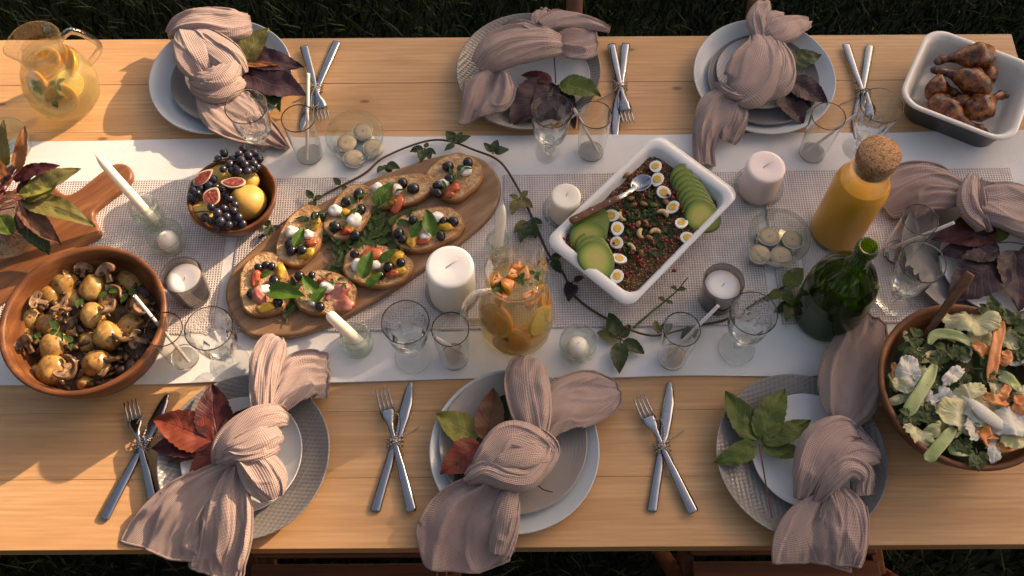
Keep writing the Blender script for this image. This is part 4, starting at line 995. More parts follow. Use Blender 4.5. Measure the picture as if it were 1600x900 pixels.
# ------------------------------------------------------------------ vase of vine leaves
def leafy_vase():
    O = (0, 180, 3.0); p = W(24, 372, MZ + .012)
    b = MB(); lathe(b, [(.0001, 0), (.030, 0), (.040, .003), (.050, .020), (.052, .040), (.044, .062), (.034, .075), (.033, .082), (.037, .088), (.035, .089), (.031, .083), (.0315, .075), (.041, .061), (.0492, .040), (.047, .022), (.036, .008), (.0001, .007)], 56, dn=True)
    tag(b.build('glass_vase', M['glass_jar'], None, p + Vector((0, 0, .0005))), 'round clear glass vase of water on the wooden serving board', 'vase')
    w_ = MB(); lathe(w_, [(.0001, .0075), (.036, .0085), (.0468, .022), (.0488, .040), (.046, .050), (.0001, .050)], 48); o = w_.build('water', M['water'], None, p + Vector((0, 0, .0005))); o['kind'] = 'stuff'; o['label'] = 'clear water in the glass vase of vine leaves'
    L = [((60, 300), (268, 218), .34, 'dred', 12, 13.5), ((118, 392), (370, 252), .42, 'olive', 11, 13.5), ((100, 398), (448, 497), .30, 'olive', 11, 9), ((90, 405), (287, 602), .34, 'brown', 11, 7.5),
         ((105, 425), (212, 657), .48, 'dgreen', 10, 6.5), ((85, 405), (135, 590), .24, 'pink', 11.5, 8), ((85, 262), (112, 45), .30, 'orange', 13, 17), ((25, 240), (15, 20), .3, 'olive', 13, 18), ((0, 335), (75, 212), .34, 'purple', 12.5, 14),
         ((-5, 470), (52, 565), .9, 'green', 12.5, 10), ((20, 380), (-90, 300), .45, 'dred', 12, 13), ((90, 370), (240, 330), .4, 'yellow', 11.5, 13), ((75, 385), (10, 360), .5, 'brown', 12, 12), ((80, 360), (180, 300), .5, 'dred', 11, 12), ((40, 330), (-60, 180), .4, 'orange', 12, 16), ((30, 400), (-100, 430), .5, 'olive', 12, 11)]
    pt = lambda x, y, h: W(x / 3, 180 + y / 3, h / 100)
    c = p.copy(); root = empty('vine_bouquet', c); tag(root, 'bunch of red and olive autumn vine leaves in the glass vase', 'bouquet')
    for k, (bb, tt, wr, col, hb, ht) in enumerate(L):
        o = local(leaflet(MB(), pt(*bb, hb), pt(*tt, ht), wr, seed=k * 2.3, curl=.22, wave=.05), c).build('leaflet', LF[col], root)
        q = c + Vector((rnd(-.02, .02), rnd(-.02, .02), .012)); mid = c + Vector((rnd(-.008, .008), rnd(-.008, .008), .095))
        local(tube(MB(), cr([q, mid, pt(*bb, hb)], 12), .0013, 6), c).build('stalk', M['stem_red'], root)
leafy_vase()

# ------------------------------------------------------------------ vine running between the dishes
def vine():
    path = [(405, 372, .8), (440, 350, 1.2), (500, 308, 1.2), (568, 272, 1.0), (600, 246, 1.2), (660, 222, 1.4), (700, 220, 1.6), (740, 234, 1.6), (780, 252, 1.8), (808, 292, 1.4), (834, 345, 1.0), (856, 395, .9), (880, 427, .9), (899, 464, 1.0), (955, 502, 1.2), (1014, 524, 1.4), (1055, 517, 1.2), (1099, 507, 1.0), (1142, 496, .9), (1211, 455, 1.0), (1245, 440, 1.2)]
    P = [W(x, y, h / 100) for x, y, h in path]; c = P[0].copy(); c.z = TZ; root = empty('vine_branch', c); tag(root, 'trailing vine branch winding around the board and the grain salad dish', 'vine')
    Q = cr(P, 160); local(tube(MB(), Q, [.0022 - .0009 * abs(i / 159 - .5) for i in range(160)], 7), c).build('stem', M['stem_brown'], root)
    sh = [(990, 512, 1.2), (1015, 490, 1.8), (1040, 470, 2.0), (1060, 452, 2.6), (1075, 433, 3.2)]; local(tube(MB(), cr([W(x, y, h / 100) for x, y, h in sh], 24), [.0022 - .0012 * i / 23 for i in range(24)], 6), c).build('stem', M['stem_green'], root)
    sets = [((712, 224), ((696, 204), (722, 205), (694, 234), (735, 212)), 'dgreen', 2.2), ((664, 232), ((640, 236), (655, 252), (672, 250), (682, 240), (668, 222)), 'dgreen', 2.0), ((770, 240), ((757, 222), (778, 218), (795, 232)), 'dgreen', 2.6),
            ((600, 258), ((612, 272), (625, 262), (590, 270)), 'dgreen', 1.6), ((490, 312), ((478, 296), (505, 305), (486, 330)), 'dgreen', 1.6), ((425, 352), ((408, 345), (415, 368), (440, 362)), 'dgreen', 1.4), ((533, 290), ((520, 278), (545, 300)), 'dgreen', 1.6),
            ((812, 310), ((800, 335), (826, 298), (832, 325), (795, 305)), 'olive', 1.8), ((826, 345), ((802, 362), (848, 348), (838, 372), (815, 378)), 'dgreen', 1.6), ((860, 405), ((838, 412), (880, 398), (878, 425)), 'dgreen', 1.4), ((895, 440), ((882, 455), (912, 432), (890, 470)), 'purple', 1.2),
            ((970, 530), ((950, 488), (932, 520), (967, 582), (1006, 553), (985, 506)), 'dgreen', 1.4), ((1028, 520), ((1022, 500), (1050, 505)), 'dgreen', 1.6), ((1040, 470), ((1028, 465), (1052, 474)), 'green', 2.4), ((1058, 452), ((1048, 448), (1072, 452)), 'green', 3.0), ((1222, 452), ((1258, 420), (1240, 480), (1200, 470)), 'green', 2.0), ((1235, 470), ((1228, 500), (1212, 490)), 'dgreen', 1.4), ((1085, 510), ((1065, 528), (1090, 530)), 'dgreen', 1.2)]
    for k, (b, tips, col, h) in enumerate(sets):
        for j, t in enumerate(tips):
            bb = W(*b, h / 100); tt = W(*t, (h + rnd(-.5, 1.0)) / 100); L = (tt - bb).length
            st = bb + (tt - bb) * .12
            local(leaflet(MB(), st, tt, rnd(.50, .64), seed=k + j * 1.3, curl=.22, wave=.06, teeth=.16, nt=6, nv=18, nu=6), c).build('leaflet', LF[col if (j + k) % 4 else 'olive' if col == 'dgreen' and k > 6 else col], root)
            local(tube(MB(), [bb, st], .0009, 5), c).build('stalk', M['stem_brown'], root)
vine()
random.seed(55)
# ------------------------------------------------------------------ wooden boards
def board(name, label, pts, h, th, axis, mat, bev=.005):
    c = W(sum(p[0] for p in pts) / len(pts), sum(p[1] for p in pts) / len(pts), h); R_ = Matrix.Rotation(-axis, 2)
    out = []
    for x, y in crc([(p[0], p[1]) for p in pts], len(pts) * 6):
        q = W(x, y, h); out.append(tuple(R_ @ Vector((q.x - c.x, q.y - c.y))))
    mb = slab(MB(), out, -th, 0, bev); o = mb.build(name, mat, None, c, (0, 0, axis)); tag(o, label, 'board'); return o
BH = .0245
board('serving_board', 'long rounded olive wood board of bruschetta', [(353, 470), (355, 440), (374, 408), (440, 352), (520, 307), (600, 271), (672, 246), (715, 239), (752, 247), (777, 271), (782, 302), (766, 336), (725, 373), (675, 409), (620, 447), (560, 482), (510, 507), (462, 523), (418, 526), (388, 522), (368, 502)], BH, .017, radians(38), M['olive_wood'])
SB = .0225
board('serving_board', 'reddish wooden serving board with handle under the leafy vase', [(186, 254), (200, 258), (206, 268), (204, 280), (190, 294), (170, 309), (150, 326), (146, 336), (150, 348), (156, 358), (152, 368), (120, 385), (60, 428), (0, 470), (-80, 530), (-140, 500), (-160, 440), (-100, 380), (-20, 320), (40, 284), (62, 276), (78, 284), (90, 296), (104, 303), (122, 296), (150, 274), (172, 258)], SB, .016, radians(40), M['acacia_lt'] if 'acacia_lt' in M else M['acacia'])

# ------------------------------------------------------------------ bowls and dishes
def wood_bowl(p, r, H, base, label, bulge=.10, wall=.010, mat='acacia_bowl'):
    b = MB(); prof = [(.0001, .002), (base * .8, .002), (base * .92, 0), (base, .003)]
    for k in range(1, 9):
        t = k / 8; prof.append((lerp(base, r, t ** .72) + bulge * r * sin(pi * t) * .25, .003 + (H - .006) * t))
    prof += [(r * .998, H - .001), (r - wall * .35, H), (r - wall * .8, H - .001), (r - wall, H - .004)]
    for k in range(7, -1, -1):
        t = k / 8; prof.append((max(.0001, lerp(base, r, t ** .72) + bulge * r * sin(pi * t) * .25 - wall), .010 + (H - .012) * t))
    prof += [(base * .5, .009), (.0001, .009)]
    lathe(b, prof, 80); o = b.build('wooden_bowl', M[mat], None, p, (0, 0, rnd(0, 3))); tag(o, label, 'bowl', 'turned wooden bowls'); return o
pc = W(129, 497, .112); wood_bowl(Vector((pc.x, pc.y, TZ + MZ)), .132, .106, .088, 'large wooden bowl of roasted potatoes and mushrooms')
fc = W(362, 303, .068); wood_bowl(Vector((fc.x, fc.y, TZ + MZ)), .078, .062, .050, 'small wooden bowl of grapes, figs and peaches', wall=.007)
vc = W(1513, 600, .112); wood_bowl(Vector((vc.x, vc.y, TZ + MZ)), .137, .106, .080, 'large wooden bowl of mixed leaf salad')

def rrect(hx, hy, r, n=8):
    out = []
    for cx, cy_, a0 in ((hx - r, hy - r, 0), (-hx + r, hy - r, 90), (-hx + r, -hy + r, 180), (hx - r, -hy + r, 270)):
        for k in range(n + 1):
            a = radians(a0 + 90 * k / n); out.append((cx + r * cos(a), cy_ + r * sin(a)))
    return out
def dish(c, ang, rings, mats, name, label, mi=None):
    """rings: (half x, half y, corner radius, z)"""
    b = MB(); n = 36; vs = []; 
    for hx, hy, r, z in rings: vs += [(x, y, z) for x, y in rrect(hx, hy, r)]
    for i in range(len(rings) - 1):
        fs = [(i * n + j, i * n + (j + 1) % n, (i + 1) * n + (j + 1) % n, (i + 1) * n + j) for j in range(n)]
        o = len(b.v)
        b.add(vs[i * n:(i + 2) * n], [(j, (j + 1) % n, n + (j + 1) % n, n + j) for j in range(n)], None, mi[i] if mi else 0)
    k = len(rings) - 1
    b.add(vs[:n], [tuple(range(n - 1, -1, -1))], None, mi[0] if mi else 0); b.add(vs[k * n:], [tuple(range(n))], None, mi[-1] if mi else 0)
    bm = bmesh.new(); me = b.mesh(name); bm.from_mesh(me); bmesh.ops.remove_doubles(bm, verts=bm.verts, dist=1e-5); bm.to_mesh(me); bm.free()
    o = link(name, me, mats, None, c, (0, 0, ang)); tag(o, label, 'dish'); return o
GD = radians(46.7); gdc = Vector((.2277, .8878, TZ + MZ))
dish(gdc, GD, [(.115, .068, .02, 0), (.119, .072, .022, .002), (.134, .084, .024, .045), (.138, .087, .024, .0505), (.150, .0925, .022, .053), (.1525, .0945, .022, .0555), (.152, .094, .022, .058), (.140, .0905, .022, .0586), (.132, .086, .022, .0575), (.129, .083, .022, .054), (.117, .071, .020, .010), (.112, .066, .018, .0065)], M['cer_white'], 'baking_dish', 'white rectangular porcelain dish of grain salad with eggs and avocado')
CD = radians(-27.7); cdc = Vector((.846, 1.166, TZ + .0005))
dish(cdc, CD, [(.080, .072, .03, 0), (.086, .078, .032, .003), (.096, .088, .036, .050), (.100, .092, .038, .057), (.106, .098, .040, .061), (.108, .100, .041, .064), (.1075, .0995, .041, .067), (.103, .095, .038, .0685), (.098, .090, .036, .066), (.093, .085, .034, .055), (.083, .075, .030, .010), (.076, .068, .028, .0065)], [M['cer_dark'], M['cer_cream']], 'baking_dish', 'square dish of grilled drumsticks, charcoal outside and cream inside', [0, 0, 0, 0, 0, 1, 1, 1, 1, 1, 1, 1])

# ------------------------------------------------------------------ potatoes and mushrooms
def mat_potato():
    t = NT('potato_skin'); v = t.coord('Object', rand=True)
    oi = t.n('ObjectInfo')
    c = t.ramp(t.noise(v, 45, 4, .6), [(.3, (.20, .085, .02)), (.5, (.42, .23, .06)), (.72, (.55, .36, .13))])
    c = t.mix(t.math('MULTIPLY', oi.outputs['Random'], .45), c, (.20, .085, .022))
    c = t.mix(t.ramp(t.noise(v, 170, 3, .7), [(.56, (0, 0, 0)), (.68, (1, 1, 1))]), c, (.10, .035, .012))
    t.color(c); t.set(Roughness=.28); t.bump(t.noise(v, 120, 4), .25, .0012); t.b.inputs['Subsurface Weight'].default_value = .08
    t.b.inputs['Subsurface Radius'].default_value = (.01, .006, .002); return t.m
M['potato'] = mat_potato()
M['mush_flesh'] = simple('mushroom_flesh', (.40, .24, .13), .35, .5, 60, .6, 150, .002, col2=(.09, .04, .018))
M['mush_skin'] = simple('mushroom_skin', (.22, .11, .05), .4, .5, 60, .3, 150, .001)
M['gill'] = simple('mushroom_gills', (.06, .03, .018), .6, .4, 200, .5, 300, .001)
M['roast_dark'] = simple('dark_roast_bits', (.115, .055, .022), .35, .7, 45, .6, 90, .004, col2=(.022, .011, .006))
b = MB(); pr_ = Vector((pc.x, pc.y, TZ + MZ))
gridsurf(b, 44, 44, lambda u, v: (lambda r, a: (r * cos(a), r * sin(a), .058 + .010 * noise.noise(Vector((r * cos(a) * 40, r * sin(a) * 40, 1))) - .006 * (r / .11) ** 2))(.116 * u, 2 * pi * v)); rb_ = random.Random(9)
for k in range(190):
    a = rb_.uniform(0, 6.3); r = .108 * sqrt(rb_.random()); s_ = rb_.uniform(.005, .011); blob(b, (r * cos(a), r * sin(a), .060 + rb_.uniform(-.002, .012) - .006 * (r / .11) ** 2), (s_, s_ * rb_.uniform(.4, .8), s_ * .5), Matrix.Rotation(rb_.uniform(0, 6), 3, 'Z') @ Matrix.Rotation(rb_.uniform(-.7, .7), 3, 'X'), .5, 1.6, k, 10, 6)
o = b.build('roasted_onions', M['roast_dark'], None, pr_); o['kind'] = 'stuff'; o['label'] = 'dark roasted vegetable bits filling the potato bowl'
pot = [(293, 230, 54, 7.9, 'against the far rim of the bowl'), (425, 255, 57, 8.3, 'beside the upright mushroom slice'), (222, 292, 55, 7.2, 'below the farthest one'), (425, 383, 55, 8.6, 'in the middle of the bowl'), (490, 482, 61, 9.0, 'round, palest and topmost'), (130, 398, 55, 7.2, 'under the mushroom at the serving board side'),
       (220, 432, 54, 7.2, 'under the three-pronged mushroom'), (240, 530, 62, 8.2, 'brown, near the sprig of herbs'), (230, 642, 66, 8.4, 'largest, near the table edge'), (445, 608, 60, 8.4, 'smooth, towards the near rim'), (600, 440, 55, 7.6, 'beside the straw'), (405, 515, 45, 7.0, 'dark, behind the palest one'),
       (640, 345, 56, 7.0, 'dim, against the wall by the candle'), (600, 225, 58, 6.8, 'dim, in the shaded far corner'), (500, 322, 42, 7.4, 'small, behind the mushroom crescent'), (330, 312, 48, 6.8, 'dark, under the herb leaves'), (345, 475, 36, 6.6, 'small and dark amid the herbs'), (165, 655, 34, 6.4, 'small, tucked beside the largest one'), (395, 705, 40, 6.6, 'half hidden at the near rim'), (110, 480, 36, 6.4, 'small, at the bowl side near the frame edge')]
for k, (x, y, r, h, lab) in enumerate(pot):
    R_ = r / 3 * 1.12 * mpp(x / 3, 360 + y / 3, h / 100); p = W(x / 3, 360 + y / 3, h / 100); b = MB()
    blob(b, (0, 0, 0), (R_ * rnd(1.0, 1.10), R_ * rnd(.94, 1.0), R_ * .92), amp=.16, fr=1.4, seed=k, nu=22, nv=14)
    tag(b.build('potato', M['potato'], None, p - Vector((0, 0, R_ * .55)), (rnd(-.4, .4), rnd(-.4, .4), rnd(0, 3))), 'golden roasted baby potato ' + lab, 'potato', 'roasted potatoes in the wooden bowl')
def mushroom_me(seed):
    r = random.Random(seed); cap = []; n = 12; R_ = .0195
    for k in range(n + 1):
        a = pi * k / n; cap.append((R_ * cos(a) * 1.05, .004 + R_ * .72 * sin(a)))
    ol = cap + [(-R_ * .98, -.003), (-R_ * .55, -.0035), (-.0062, -.001), (-.0055, -.010), (-.0062, -.020), (.0062, -.0205), (.0052, -.010), (.0060, -.001), (R_ * .55, -.0035), (R_ * .98, -.003)]
    ol = [(x * (1 + .22 * noise.noise(Vector((x * 90, y * 90, seed)))), y) for x, y in ol]
    b = MB(); slab(b, ol, 0, .0075, .0018, 0, 1, segs=2)
    for s in (-1, 1): blob(b, (s * .0098, .0015, .0068), (.0062, .0030, .0016), nu=10, nv=6, mi=2)
    # bend
    b.v = [(x, y, z + (.15 + .12 * seed) * x * x / .02 + .004 * noise.noise(Vector((x * 60, y * 60, seed)))) for x, y, z in b.v]
    return b.mesh('mushroom')
mm_ = [mushroom_me(s) for s in range(4)]
for q in mm_:
    for k in ('mush_flesh', 'mush_skin', 'gill'): q.materials.append(M[k])
mush = [(508, 195, 9.3, 10, 25, 'upright near the far rim'), (180, 335, 9.0, 80, 15, 'with its stem towards the serving board'), (292, 372, 9.0, 60, -20, 'lying across two potatoes'), (132, 528, 8.8, 20, 30, 'at the frame side rim'), (510, 365, 9.6, 230, 20, 'crescent-like beside the middle potato'), (665, 382, 8.6, 120, 40, 'under the straw tip'), (578, 520, 8.8, 190, 60, 'dark, right of the palest potato'), (322, 672, 10.2, 200, 25, 'pale and glossy near the near rim'), (530, 612, 8.0, 160, 50, 'small and dark by the near rim'), (645, 508, 8.0, 70, 30, 'nearest the tumbler'), (550, 290, 8.0, 330, 50, 'shaded behind the middle potato'), (388, 175, 8.0, 10, 60, 'darkest at the far rim'), (490, 662, 8.2, 270, 30, 'at the near rim'), (325, 195, 7.8, 100, 40, 'behind the farthest potato'), (340, 620, 8.0, 300, 50, 'between the largest and the smooth potato')]
for k, (x, y, h, a, tl, lab) in enumerate(mush):
    p = W(x / 3, 360 + y / 3, (h - .35) / 100); q = link('mushroom', mm_[k % 4], None, None, p, (radians(tl), radians((k % 3 - 1) * 24), radians(a)), rnd(.72, .9)); tag(q, 'roasted mushroom slice ' + lab, 'mushroom', 'roasted mushroom slices in the wooden bowl')
for k, (x, y, lab) in enumerate(((372, 318, 'by the middle potato'), (275, 468, 'in the centre of the bowl'), (345, 525, 'beside the brown potato'), (505, 285, 'behind the middle potato'), (598, 290, 'below the dim potato'), (165, 482, 'at the serving board side'))):
    p = W(x / 3, 360 + y / 3, .086); root = empty('herb_sprig', p); tag(root, 'small green herb sprig ' + lab, 'herb', 'herb sprigs on the potatoes')
    for j in range(3):
        a = rnd(0, 6.3); d = Vector((cos(a), sin(a), rnd(-.2, .3))); leaflet(MB(), d * .002, d * rnd(.014, .022), .55, seed=k + j, teeth=0, nv=10, nu=4).build('leaflet', LF['mint'], root)

# ------------------------------------------------------------------ fruit
M['grape'] = simple('black_grape', (.010, .008, .014), .25, .6, 30, 0, col2=(.032, .030, .048), spec=.6)
M['peach'] = simple('yellow_peach', (.66, .45, .11), .45, .2, 14, .1, 200, .0005, col2=(.60, .27, .08))
M['fig_flesh'] = simple('fig_flesh', (.36, .07, .035), .4, .4, 160, .9, 220, .002, col2=(.16, .02, .018))
M['fig_skin'] = simple('fig_skin', (.10, .035, .045), .5, .5, 40, col2=(.22, .10, .06))
M['fig_pith'] = simple('fig_pith', (.66, .50, .34), .5, .2, 60)
O5 = lambda x, y, h: W(x / 3, 180 + y / 3, h / 100)
fr = Vector((fc.x, fc.y, TZ + MZ))
for x, y, r, h, lab in ((1150, 380, 88, 6.6, 'large yellow peach resting against the bowl side away from the candles'), (940, 440, 62, 5.8, 'yellow peach half hidden under the cut fig'), (1020, 262, 60, 5.8, 'yellow peach behind the fig wedge'), (1165, 290, 45, 6.6, 'small yellow peach under the grapes')):
    R_ = r / 3 * mpp(x / 3, 180 + y / 3, h / 100); b = MB(); blob(b, (0, 0, 0), (R_, R_, R_ * .95), amp=.05, fr=1.2, seed=x, nu=26, nv=16, shape=lambda d: 1 - .10 * exp(-((1 - d.z) * 14)) - .05 * exp(-(d.x * 5) ** 2) * max(0, d.y))
    tag(b.build('peach', M['peach'], None, O5(x, y, h) - Vector((0, 0, R_ * .6)), (rnd(-.4, .4), rnd(-.4, .4), 0)), lab, 'peach')
grape_mb = MB(); blob(grape_mb, r=(.0078, .0078, .0084), nu=14, nv=9); grape_me = grape_mb.mesh('grape'); grape_me.materials.append(M['grape'])
def grapes(label, lst, stalk):
    c = O5(*lst[0]); root = empty('grape_bunch', c); tag(root, label, 'grapes')
    for x, y, h in lst: link('grape', grape_me, None, root, O5(x, y, h) - c, (rnd(-1, 1), rnd(-1, 1), 0), rnd(.85, 1.06))
    tube(b_ := MB(), cr([O5(*s) - c for s in stalk], 16), .0013, 6); b_.build('stalk', M['stem_brown'], root)
grapes('dark grape bunch spilling over the far rim of the fruit bowl', [(1050, 178, 8.4), (1022, 205, 8), (1120, 182, 8.6), (1165, 190, 8.8), (1192, 178, 8.4), (1078, 232, 8.8), (1130, 212, 9.2), (1150, 232, 9.4), (1046, 252, 9), (1190, 228, 9), (1178, 252, 8.6), (1108, 250, 8.6), (1215, 205, 8.0), (1205, 245, 8), (1090, 205, 8.0), (1120, 265, 9), (1160, 262, 9), (1085, 258, 8.4), (1140, 160, 7.6)], [(1000, 215, 8), (1080, 215, 8.4), (1150, 212, 8.6), (1225, 245, 8)])
grapes('dark grape bunch in front of the cut figs in the fruit bowl', [(990, 430, 9.0), (1020, 460, 9.4), (985, 495, 8.2), (1035, 497, 8.8), (1072, 515, 8.0), (1095, 448, 8.6), (1120, 480, 8.0), (1075, 392, 8.4), (1102, 420, 8.0), (1018, 525, 7.4), (1062, 478, 8.4), (1050, 438, 8.2), (1135, 510, 7.0), (960, 480, 7.4), (1010, 490, 8.2), (1100, 505, 7.2)], [(915, 455, 7.8), (975, 452, 8.4), (1040, 470, 8.2)])
grapes('dark grapes tucked against the bowl side facing the candles', [(905, 350, 7.4), (925, 365, 7.8), (897, 385, 7), (1000, 300, 8.0), (980, 330, 7.8), (910, 325, 7), (940, 345, 7.4), (1010, 340, 7.6), (985, 350, 7.4), (915, 390, 6.8), (960, 310, 7.2), (1040, 350, 7.6), (1055, 375, 7.6)], [(905, 345, 7), (960, 330, 7.2), (1010, 320, 7.4)])
def fig(x, y, h, L, wd, ang, tilt, label):
    ol = []
    for k in range(24):
        a = 2 * pi * k / 24; c_, s_ = cos(a), sin(a); ol.append((L * .5 * c_ * (1 if c_ > 0 else .9), wd * .5 * s_ * (1 - .42 * max(0, c_) ** 1.4)))
    root = empty('fig_wedge', O5(x, y, h)); root.rotation_euler = (radians(tilt[0]), radians(tilt[1]), radians(ang)); tag(root, label, 'fig', 'cut figs in the fruit bowl')
    b = MB()
    # skin: bowl-shaped underside
    n = 24; vs = []; fs = []
    for r in range(6):
        t = r / 5; sc = cos(t * pi / 2 * .98); z = -wd * .42 * sin(t * pi / 2)
        vs += [(px * sc, py * sc, z) for px, py in ol]
    for r in range(5):
        for i in range(n): k = (i + 1) % n; fs.append((r * n + i, (r + 1) * n + i, (r + 1) * n + k, r * n + k))
    b.add(vs, fs); b.build('skin', M['fig_skin'], root)
    p = MB(); slab(p, ol, -.002, .0008, .0008); p.build('pith', M['fig_pith'], root)
    f = MB(); slab(f, [(a * .84 - L * .02, c_ * .82) for a, c_ in ol], -.001, .0022, .001, top=lambda u, v: .0016 * noise.noise(Vector((u * 300, v * 300, x))) - .0008); f.build('flesh', M['fig_flesh'], root)
fig(1095, 315, 9.8, .048, .026, 172, (14, 8), 'large red fig wedge lying across the peach and grapes')
fig(992, 382, 9.4, .036, .030, 60, (10, -16), 'heart-shaped cut fig in the middle of the fruit bowl')
fig(950, 292, 8.8, .044, .020, 38, (30, -12), 'narrow fig wedge leaning on the far bowl side')

# ------------------------------------------------------------------ bruschetta
M['crumb'] = simple('toasted_crumb', (.64, .44, .25), .8, .3, 90, 1.0, 160, .005, col2=(.40, .18, .06))
M['crust'] = simple('bread_crust', (.36, .155, .05), .6, .4, 40, .5, 90, .003)
M['olive'] = simple('black_olive', (.012, .010, .012), .16, .3, 30, spec=.6)
M['mozz'] = simple('mozzarella', (.84, .80, .72), .3, .05, 30, .1, 60, .001, sss=.2)
M['tomato'] = simple('tomato', (.50, .045, .02), .2, .3, 40, .2, 90, .001, col2=(.55, .14, .05))
M['pepper'] = simple('yellow_pepper', (.72, .40, .045), .22, .2, 30, .15, 60, .001)
M['ham'] = simple('cured_ham', (.42, .075, .055), .35, .3, 30, .3, 70, .002, col2=(.60, .28, .20))
olive_mb = MB(); b_ = olive_mb; blob(b_, r=(.0078, .0066, .0064), nu=14, nv=9, shape=lambda d: 1 - .35 * exp(-((1 - d.x) * 30))); olive_me = olive_mb.mesh('olive'); olive_me.materials.append(M['olive'])
B7 = lambda x, y, h: W(340 + x / 2.5, 200 + y / 2.5, h / 100)
def bruschetta(label, cx, cy_, L, wd, ang, items, th=1.5, seed=0):
    """items: kind, x, y, size, angle in the same blown-up picture"""
    h0 = BH * 100; L *= 1.10; wd *= 1.12; c = B7(cx, cy_, h0 + .05); sc = mpp(340 + cx / 2.5, 200 + cy_ / 2.5, BH) / 2.5
    root = empty('bruschetta', c); tag(root, label, 'bruschetta', 'bruschetta on the olive wood board')
    ol = []; A = radians(ang)
    for k in range(40):
        a = 2 * pi * k / 40; rr = 1 + .07 * noise.noise(Vector((cos(a) * 1.3, sin(a) * 1.3, seed * 4.1))) + .05 * noise.noise(Vector((cos(a) * 3, sin(a) * 3, seed * 2.1)))
        e = 2.4; cc, ss = cos(a), sin(a); sx = math.copysign(abs(cc) ** (2 / e), cc); sy = math.copysign(abs(ss) ** (2 / e), ss)
        x, y = sx * L * sc * .5 * rr, sy * wd * sc * .5 * rr * (1 - .12 * cc); ol.append((x * cos(A) - y * sin(A), x * sin(A) + y * cos(A)))
    b = MB(); slab(b, ol, 0, th / 100, .004, 0, 1, top=lambda x, y: .0022 * noise.noise(Vector((x * 110, y * 110, seed))) + .0016 * noise.noise(Vector((x * 45, y * 45, seed + 3))))
    b.build('bread', [M['crumb'], M['crust']], root)
    zt = h0 + th + .05
    for k, (kind, x, y, s, a) in enumerate(items):
        p = lambda hh: B7(x, y, zt + hh) - c; S = s * sc
        if kind == 'o': link('olive', olive_me, None, root, p(.55), (rnd(-.5, .5), rnd(-.5, .5), rnd(0, 6)), (S / .0072 if s else 1))
        elif kind == 'm': bb = MB(); blob(bb, (0, 0, 0), (S, S * .86, S * .72), amp=.28, fr=1.3, seed=k + seed, nu=16, nv=10); bb.build('mozzarella', M['mozz'], root, p(.6), (0, 0, radians(a)))
        elif kind in 'tyh':
            bb = MB(); blob(bb, (0, 0, 0), (S, S * .6, .006), amp=.35, fr=1.6, seed=k + seed * 3, nu=18, nv=10); bb.v = [(u, v, w + .006 * sin(u / S * 2.5) * (1 if kind == 'h' else .4)) for u, v, w in bb.v]
            bb.build({'t': 'tomato_piece', 'y': 'pepper_piece', 'h': 'ham_slice'}[kind], M[{'t': 'tomato', 'y': 'pepper', 'h': 'ham'}[kind]], root, p(.35), (rnd(-.2, .2), rnd(-.2, .2), radians(a)))
        elif kind == 'b':
            d = Vector((cos(radians(a)), sin(radians(a)), .12)) * S; leaflet(MB(), p(1.2) - d, p(1.5) + d, .46, seed=k + seed, teeth=0, curl=.28, fold=.5, wave=.03, nv=16, nu=8).build('basil_leaf', LF['basil'], root)
        elif kind == 'r':
            d = Vector((cos(radians(a)), sin(radians(a)), .05)) * S; q = d.cross(Vector((0, 0, 1))) * .25
            bb = MB(); tube(bb, cr([p(1.0) - d, p(1.5) + q, p(1.0) + d], 10), .0011, 5); bb.build('rocket_stalk', M['stem_green'], root)
            for j in range(4):
                t = -.6 + j * .45; e_ = p(1.4) + d * t; leaflet(MB(), e_, e_ + d * .4 + q * (1.6 if j % 2 else -1.6), .25, seed=k + j, teeth=.3, nt=3, nv=10, nu=4).build('rocket_leaf', LF['mint'], root)
    return root
bruschetta('bruschetta at the near end of the board with ham and a long basil leaf', 190, 622, 250, 178, 98, [('t', 150, 585, 34, 80), ('h', 165, 665, 42, 120), ('y', 245, 560, 30, 90), ('y', 190, 700, 34, 10), ('o', 160, 545, 17, 0), ('o', 188, 535, 17, 0), ('o', 212, 540, 16, 0), ('o', 222, 597, 24, 0), ('o', 132, 648, 21, 0), ('o', 235, 680, 22, 0), ('m', 185, 632, 26, 0), ('b', 265, 642, 76, -4), ('b', 190, 572, 26, 30)], seed=1)
bruschetta('bruschetta with folded red ham and two basil leaves above the stubby taper', 425, 655, 225, 165, -8, [('h', 470, 640, 52, 40), ('h', 490, 690, 50, -20), ('t', 420, 600, 32, 0), ('o', 318, 578, 20, 0), ('o', 368, 575, 16, 0), ('o', 400, 697, 20, 0), ('m', 428, 622, 30, 0), ('m', 375, 680, 18, 0), ('b', 362, 610, 52, 128), ('b', 400, 650, 44, 60), ('r', 450, 590, 60, -20)], seed=2)
bruschetta('bruschetta with mozzarella and olives at the fruit bowl side of the board', 332, 430, 245, 150, 74, [('y', 350, 490, 34, 20), ('y', 385, 375, 28, 60), ('t', 365, 450, 26, 0), ('m', 290, 405, 28, 0), ('m', 350, 415, 24, 0), ('o', 382, 345, 20, 0), ('o', 408, 340, 20, 0), ('o', 282, 455, 22, 0), ('o', 288, 480, 20, 0), ('o', 330, 478, 22, 0), ('b', 318, 425, 46, 75), ('r', 370, 370, 60, 60)], seed=3)
bruschetta('bruschetta with two white mozzarella balls in the middle of the board', 520, 342, 240, 150, 68, [('y', 515, 385, 36, 60), ('y', 490, 330, 28, 0), ('t', 500, 405, 24, 0), ('m', 460, 322, 28, 0), ('m', 535, 362, 32, 40), ('o', 552, 258, 24, 0), ('o', 502, 288, 22, 0), ('o', 560, 318, 22, 0), ('o', 458, 386, 23, 0), ('o', 538, 420, 22, 0), ('r', 520, 320, 80, 70)], seed=4)
